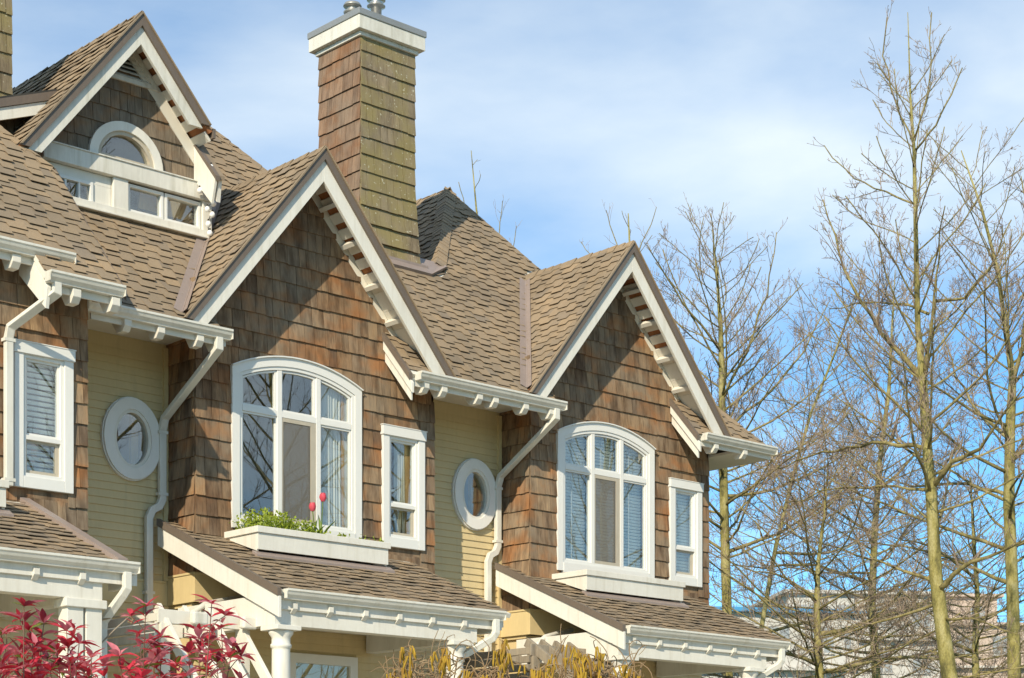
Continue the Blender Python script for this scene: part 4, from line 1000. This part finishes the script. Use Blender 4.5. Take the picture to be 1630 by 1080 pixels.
# ------------------------------------------------------------------ far apartment buildings
def block(name, label, x, y, t, w_, d_, h_, wall, floors, bays, trim=None, rot=0):
    """x, y: photo pixel of the front roof corner; t: distance"""
    c = at(x, y, t); z1 = c.z
    R = Matrix.Rotation(rot, 3, 'Z'); o = V((c.x, c.y, 0))
    def W(a, b, z): return o+R @ V((a, b, 0))+V((0, 0, z))
    e = empty(name, o, label, 'building', 'apartment blocks behind the trees')
    def bx(a0, a1, b0, b1, z0, zz): return MB().hexa([W(a0, b0, z0), W(a1, b0, z0), W(a1, b1, z0), W(a0, b1, z0), W(a0, b0, zz), W(a1, b0, zz), W(a1, b1, zz), W(a0, b1, zz)])
    bx(0, w_, 0, d_, 0, z1).build('wall', wall, e)
    r = bx(-.4, w_+.4, -.4, d_+.4, z1, z1+.22).build('roof', trim or wall, e)
    fh = 3.0
    for f in range(floors):
        zt = z1-.7-f*fh
        if zt < 2: break
        for k in range(bays):
            a = w_*(k+.5)/bays
            wd = bx(a-.55, a+.55, -.06, .02, zt-1.3, zt).build('window', 'far_glass', e)
            bx(a-.62, a+.62, -.10, -.061, zt-1.38, zt-1.30).build('sill', 'far_white', wd)
            bx(a-.04, a+.04, -.09, -.061, zt-1.299, zt).build('mullion', 'far_white', wd)
        if f % 2 == 0: bx(-.05, w_+.05, -.5, -.001, zt-2.25, zt-2.1).build('balcony_slab', 'far_white', e)
    return e
block('apartment_block', 'pale apartment block with bright blue roof edge behind the bare trees', 1060, 972, 95, 9.5, 14, 8, 'far_white', 3, 4, 'blue_trim', math.radians(-32))
block('apartment_block', 'white apartment block standing between the bare trunks', 1255, 945, 120, 10, 16, 12, 'far_white', 4, 4, None, math.radians(-36))
block('apartment_block', 'low pale block with blue roof edge right of the end house', 1200, 978, 105, 6, 12, 12, 'far_white', 4, 3, 'blue_trim', math.radians(-36))
block('apartment_block', 'salmon pink building far back behind the nearest trunk', 1390, 995, 130, 18, 14, 10, 'far_pink', 4, 7, None, math.radians(-38))
block('apartment_block', 'taller pink tower part behind the nearest trunk', 1462, 950, 140, 6, 8, 12, 'far_pink', 4, 2, None, math.radians(-38))

# ------------------------------------------------------------------ planting in the flower box
def leaf_mesh(L, W_, fold=.18, curl=.25, n=4):
    vs, fs = [], []
    for k in range(n+1):
        f = k/n; wd = W_*math.sin(math.pi*min(1, f**.8*.97+.02))*.5; z = -curl*L*f*f
        vs += [V((-wd, L*f, z+wd*fold*2)), V((0, L*f, z)), V((wd, L*f, z+wd*fold*2))]
    for k in range(n):
        a = 3*k; fs += [(a, a+1, a+4, a+3), (a+1, a+2, a+5, a+4)]
    return vs, fs
def place(vs, M): return [M @ v for v in vs]
def aim(p, d, roll): return Matrix.Translation(p) @ d.to_track_quat('Y', 'Z').to_matrix().to_4x4() @ Matrix.Rotation(roll, 4, 'Y')
rnd = random.Random(42)
shift(0, 0, EYE)
def bush(x0, x1, hh, n, label):
    root = empty('box_plant', ((x0+x1)/2, -.36, 3.26+EYE), label, 'plant')
    lv, st = MB(), MB()
    for k in range(n):
        x = rnd.uniform(x0, x1); f = (x-x0)/(x1-x0); h = hh*(.45+.55*math.sin(math.pi*min(1, f*.8+.15)))*rnd.uniform(.4, 1.1)
        p = V((x, rnd.uniform(-.58, -.12), 3.26)); d = V((rnd.uniform(-.5, .5), rnd.uniform(-.5, .3), 1))
        q = branch_path(rnd, p, d, h, 4, .2, .1); st.tube(q, .0025, 3, cap=False)
        for j in range(15):
            a = q[1+rnd.randrange(4)]+V((rnd.uniform(-.04, .04), rnd.uniform(-.04, .04), rnd.uniform(-.02, .03)))
            v_, f_ = leaf_mesh(rnd.uniform(.03, .05), .026, n=2)
            lv.add(place(v_, aim(a, V((rnd.uniform(-1, 1), rnd.uniform(-1, 1), rnd.uniform(-.3, 1))).normalized(), rnd.uniform(0, 6))), f_)
    st.build('stems', 'leaf_green', root, kind='stuff'); lv.build('foliage', 'leaf_lime', root, kind='stuff')
bush(1.66, 2.40, .26, 115, 'lime green bushy plant at the left end of the flower box')
bush(2.52, 2.62, .10, 8, 'small green tuft beside the tulips in the flower box')
bush(2.78, 3.36, .10, 22, 'low trailing green sprigs at the right end of the flower box')
def tulip(x, y, h, lean, label):
    root = empty('tulip', (x, y, 3.26+EYE), label, 'flower', 'pink tulips in the flower box')
    q = [V((x+lean*f*f, y, 3.26+h*f)) for f in (0, .3, .6, .85, 1)]
    MB().tube(q, .006, 6).build('stem', 'leaf_green', root, smooth=True)
    top = q[-1]
    for k in range(6):
        a = k*math.pi/3; vs, fs = [], []
        for j in range(6):
            f = j/5; r = .006+.027*math.sin(math.pi*min(1, f*.70+.12))*(1 if k % 2 else .9); wd = .025*math.sin(math.pi*(f*.9+.06))
            c = V((math.cos(a)*r, math.sin(a)*r, -.01+.10*f)); s = V((-math.sin(a), math.cos(a), 0))*wd
            vs += [top+c-s, top+c+V((math.cos(a), math.sin(a), 0))*.006, top+c+s]
        for j in range(5):
            b_ = 3*j; fs += [(b_, b_+1, b_+4, b_+3), (b_+1, b_+2, b_+5, b_+4)]
        MB().add(vs, fs).build('petal', 'tulip', root, smooth=True)
    for k in range(3):
        v_, f_ = leaf_mesh(h*rnd.uniform(.55, .8), .045, .3, .25, 6)
        MB().add(place(v_, aim(V((x, y, 3.27)), V((math.cos(k*2.3+1)*.45, math.sin(k*2.3+1)*.45, 1)).normalized(), rnd.uniform(0, 6))), f_).build('leaf', 'leaf_green', root, smooth=True)
tulip(2.63, -.40, .46, .02, 'taller pink tulip in the window flower box')
tulip(2.55, -.38, .34, -.03, 'shorter pink tulip in the window flower box')

# ------------------------------------------------------------------ string of bulbs at the dormer's right end
root = empty('string_lights', (1.80, .62, 7.3+EYE), 'string of round white bulbs hanging at the right end of the dormer', 'string lights')
qb = [(1.745, .50, 7.50), (1.80, .52, 7.42), (1.78, .60, 7.30), (1.70, .66, 7.27), (1.82, .62, 7.22), (1.86, .63, 7.15), (1.80, .66, 7.08), (1.86, .65, 7.03), (1.82, .67, 6.92), (1.84, .67, 6.82)]
MB().tube(qb, .005, 5).build('cable', 'dark', root)
for k, p in enumerate(qb):
    p = V(p)+V((0, -.02, -.02)); MB().lathe(p, [(.004, -.034), (.02, -.028), (.032, -.008), (.032, .008), (.02, .028), (.008, .036)], 12).build('bulb', 'bulb', root, smooth=True)
    MB().lathe(p, [(.011, .0361), (.011, .055)], 8).build('socket', 'dark', root)

# ------------------------------------------------------------------ entry pergolas and the plant hook
def pergola(dx, dy, mat, label, steep, y0, n, x0):
    """slatted entry roof: beams, side boards and rafters falling towards the street"""
    r = empty('pergola', (dx+x0+.5, dy+y0, 0), label, 'pergola', 'entry pergolas between the porches')
    shift(dx, dy, EYE)
    z = 2.24
    MB().box(x0-.05, x0+1.0, y0, y0+.07, z-.16, z-.02).build('beam', mat, r, bev=.005)
    MB().box(x0-.02, x0+.98, y0+1.15, y0+1.22, z-.16, z-.02).build('beam', mat, r, bev=.005)
    for k in range(4): MB().box(x0-.06-.012*k, x0-.02-.012*k, y0+.02, y0+1.25, z-.14-k*.10, z-.06-k*.10).build('side_board', 'white_worn' if mat == 'white' else mat, r, bev=.003)
    for k in range(n):
        x = x0+.05+k*.9/(n-1)
        MB().beam((x, y0+.18, z+.02), (x, y0-.75, z+.02-.93*steep), .05, .11).build('rafter', mat, r, bev=.004)
        if mat == 'white' and k % 2: MB().beam((x-.09, y0-.12, z-.10), (x+.09, y0-.12, z-.10), .09, .13).build('block', 'white_worn', r, bev=.02)
    for x in (x0-.03, x0+.93): MB().box(x, x+.11, y0-.02, y0+.09, -1.6, z-.16).build('post', mat, r, bev=.005)
pergola(0, 0, 'white', 'white slatted entry pergola with slanted rafters behind the red shrubs', 1.15, -1.25, 4, .02)
pergola(5, 0, 'old_wood', 'weathered wooden entry pergola with slanted rafters behind the catkins', .62, -1.2, 5, .16)
shift(UNITS[0][0], UNITS[0][2], EYE)
hk = empty('plant_hook', (UNITS[0][0]+3.8, UNITS[0][2]-1.66, 1.95+EYE), 'small rusty scroll bracket fixed to the square porch post', 'bracket')
MB().tube([(3.79, -1.66, 1.70), (3.95, -1.68, 1.86), (4.08, -1.70, 1.98), (4.10, -1.70, 1.94)], .008, 6).build('strut', 'old_wood', hk)
MB().tube([(3.79, -1.66, 1.93), (3.95, -1.68, 1.97), (4.08, -1.70, 1.985), (4.12, -1.70, 1.96), (4.10, -1.70, 1.92), (4.07, -1.70, 1.935)], .009, 6).build('arm', 'hazel_bark', hk)
shift()

# ------------------------------------------------------------------ red leaved shrubs in front
LV = []
for k in range(5):
    mb = MB(); v_, f_ = leaf_mesh(.105+.010*k, .036+.004*(k % 3), .22, .12+.09*k, 4); mb.add(v_, f_); LV.append((mb, k))
LEAF = {(m, k): mb.mesh('leaf', m, smooth=True) for m in ('leaf_red', 'leaf_pink', 'leaf_dark', 'leaf_green') for mb, k in LV}
def shrub(label, t, tops, seed):
    """tops: photo pixels of the shoot tips; each shoot is a stem with whorls of leaves"""
    rnd = random.Random(seed)
    base = at(sum(q[0] for q in tops)/len(tops), 1324+1.6/t*FPX, t); root = empty('red_shrub', (base.x, base.y, 0), label, 'shrub', 'red leaved shrubs along the front')
    st = MB(); spots = []
    for (x, y) in tops:
        tip = at(x, y, t+rnd.uniform(-.5, .5)); foot = V((base.x+rnd.uniform(-.25, .25), base.y+rnd.uniform(-.25, .25), .1))
        mid = tip.lerp(foot, .45)+V((rnd.uniform(-.1, .1), rnd.uniform(-.1, .1), 0))
        up = [foot.lerp(mid, .5), mid, mid.lerp(tip, .5)+V((rnd.uniform(-.03, .03), 0, .02)), tip]
        st.tube([foot]+up, [.016, .012, .008, .0055, .003], 5, cap=False)
        ax = (tip-up[2]).normalized(); spots.append((tip, ax, 7, 1.0))
        L = .62
        for k in range(1, 10):
            p = tip-ax*(.075*k+rnd.uniform(-.01, .01)); spots.append((p, ax, 2, 1.0)) if k % 2 else None
            if k in (2, 4, 6, 8):
                s = ax.orthogonal().normalized(); s.rotate(Matrix.Rotation(rnd.uniform(0, 6.28), 3, ax)); e = p+(s*.75+ax*.75).normalized()*rnd.uniform(.10, .22)
                st.tube([p, p.lerp(e, .5)+ax*.01, e], .003, 4, cap=False); a2 = (e-p).normalized()*.5+V((0, 0, .7)); a2.normalize()
                spots.append((e, a2, 6, .95)); spots.append((e-a2*.05, a2, 2, 1.0))
    st.build('stems', 'stem_red', root, smooth=True)
    far = {}
    cand = []
    for p, ax, n, sc_ in spots:
        o = ax.orthogonal().normalized(); a0 = rnd.uniform(0, 6.28)
        for k in range(n):
            s = o.copy(); s.rotate(Matrix.Rotation(a0+k*2.4, 3, ax)); d = (s*rnd.uniform(.6, 1.0)+ax*rnd.uniform(.15, .95)).normalized()
            M = Matrix.Translation(p) @ d.to_track_quat('Y', 'Z').to_matrix().to_4x4() @ Matrix.Rotation(rnd.uniform(-.5, .5), 4, 'Y') @ Matrix.Scale(sc_*rnd.uniform(.65, 1.2), 4)
            m = rnd.choices(('leaf_red', 'leaf_pink', 'leaf_dark'), (.55, .35, .10))[0]
            if rnd.random() < .04: m = 'leaf_green'
            cand.append((size_px(p), M, m, rnd.randrange(5)))
    cand.sort(key=lambda q: -q[0])
    inv = Matrix.Translation(-root.location)
    for q in cand[:300]:
        o = bpy.data.objects.new('leaf', LEAF[(q[2], q[3])]); COL.objects.link(o); o.parent = root; o.matrix_local = inv @ q[1]
    mb = MB()
    for q in cand[300:]: mb.add(place(LV[q[3]][0].v, q[1]), LV[q[3]][0].f)
    if mb.v: mb.build('leaf_mass', 'leaf_red', root, smooth=True, kind='stuff')
shrub('red leaved shrub at the lower left corner', 11.5, [(38, 966), (70, 992), (10, 1010), (52, 1025), (28, 1045), (75, 1050), (5, 1060)], 1)
shrub('red leaved shrub in front of the square porch posts', 11.8, [(106, 1005), (126, 1025), (90, 1035), (145, 1048), (112, 1055), (80, 1068), (135, 1070)], 2)
shrub('tall red leaved shoots in front of the pergola, below the downspout', 12.2, [(232, 966), (222, 1010), (190, 1045), (258, 1030), (205, 1068), (165, 1060)], 3)
shrub('red leaved shrub with a few green leaves by the white slanted rafters', 12.0, [(337, 962), (352, 1000), (315, 1005), (370, 1030), (300, 1040), (345, 1055), (280, 1062)], 4)

# ------------------------------------------------------------------ contorted hazels with catkins
def hazel(label, x0, x1, t, n, nc, seed, top=1040):
    rnd = random.Random(seed); b = at((x0+x1)/2, 1324+1.6/t*FPX, t); root = empty('hazel_shrub', (b.x, b.y, 0), label, 'shrub', 'twisted hazels with catkins')
    st = MB(); ends = []
    for k in range(n):
        x = rnd.uniform(x0, x1); e = at(x, rnd.uniform(top, 1080), t+rnd.uniform(-.5, .5)); f = V((b.x+(e.x-b.x)*.3, b.y+(e.y-b.y)*.3, .1))
        q = [f.lerp(e, j/6) + V((rnd.uniform(-.08, .08), rnd.uniform(-.08, .08), 0))*(j > 0) for j in range(7)]
        st.tube(q, [.02, .017, .014, .011, .009, .007, .005], 5, cap=False)
        for s in range(12):
            p = e+V((0, 0, -rnd.uniform(0, .3))); d = V((rnd.uniform(-1, 1), rnd.uniform(-1, 1), rnd.uniform(-.2, .6))).normalized(); tw = [p.copy()]
            cu = V((rnd.uniform(-1, 1), rnd.uniform(-1, 1), rnd.uniform(-1, 1)))
            for j in range(9):
                d = (d+d.cross(cu)*.55+V((rnd.uniform(-.3, .3), rnd.uniform(-.3, .3), rnd.uniform(-.25, .35)))).normalized(); p = p+d*.042; tw.append(p.copy())
            st.tube(tw, radii(.0055, .0025, 9), 4, cap=False); ends += tw[4:]
    st.build('stems', 'hazel_bark', root, smooth=True)
    mbs = []
    for k in range(4):
        L = .075+.02*k; prof = [(.003, 0), (.0075, -.008), (.009, -L*.4), (.0085, -L*.75), (.005, -L*.95), (.002, -L)]
        m = MB(); q = []
        m.lathe((0, 0, 0), [(r*(1+.12*((i % 2)*2-1)), z) for i, (r, z) in enumerate(prof)], 7); mbs.append(m.mesh('catkin', 'catkin' if k != 1 else 'catkin_dark', smooth=True))
    rnd.shuffle(ends); ends.sort(key=lambda p: -size_px(p))
    for p in ends[:nc]:
        for _ in range(rnd.choice((1, 2, 2, 3))):
            o = bpy.data.objects.new('catkin', rnd.choice(mbs)); COL.objects.link(o); o.parent = root; o.location = p+V((rnd.uniform(-.02, .02), rnd.uniform(-.02, .02), 0))-root.location; o.rotation_euler = (rnd.uniform(-.35, .35), rnd.uniform(-.35, .35), rnd.uniform(0, 6)); o.scale = (.8, .8, rnd.uniform(.6, 1.2))
hazel('twisted hazel with yellow catkins below the middle porch', 625, 745, 13.0, 9, 50, 1)
hazel('twisted hazel with dense yellow catkins in front of the wooden pergola', 760, 900, 13.2, 11, 80, 2, 1060)
hazel('twisted hazel with yellow catkins at the foot of the end house porch', 905, 1020, 13.4, 10, 75, 3, 1052)
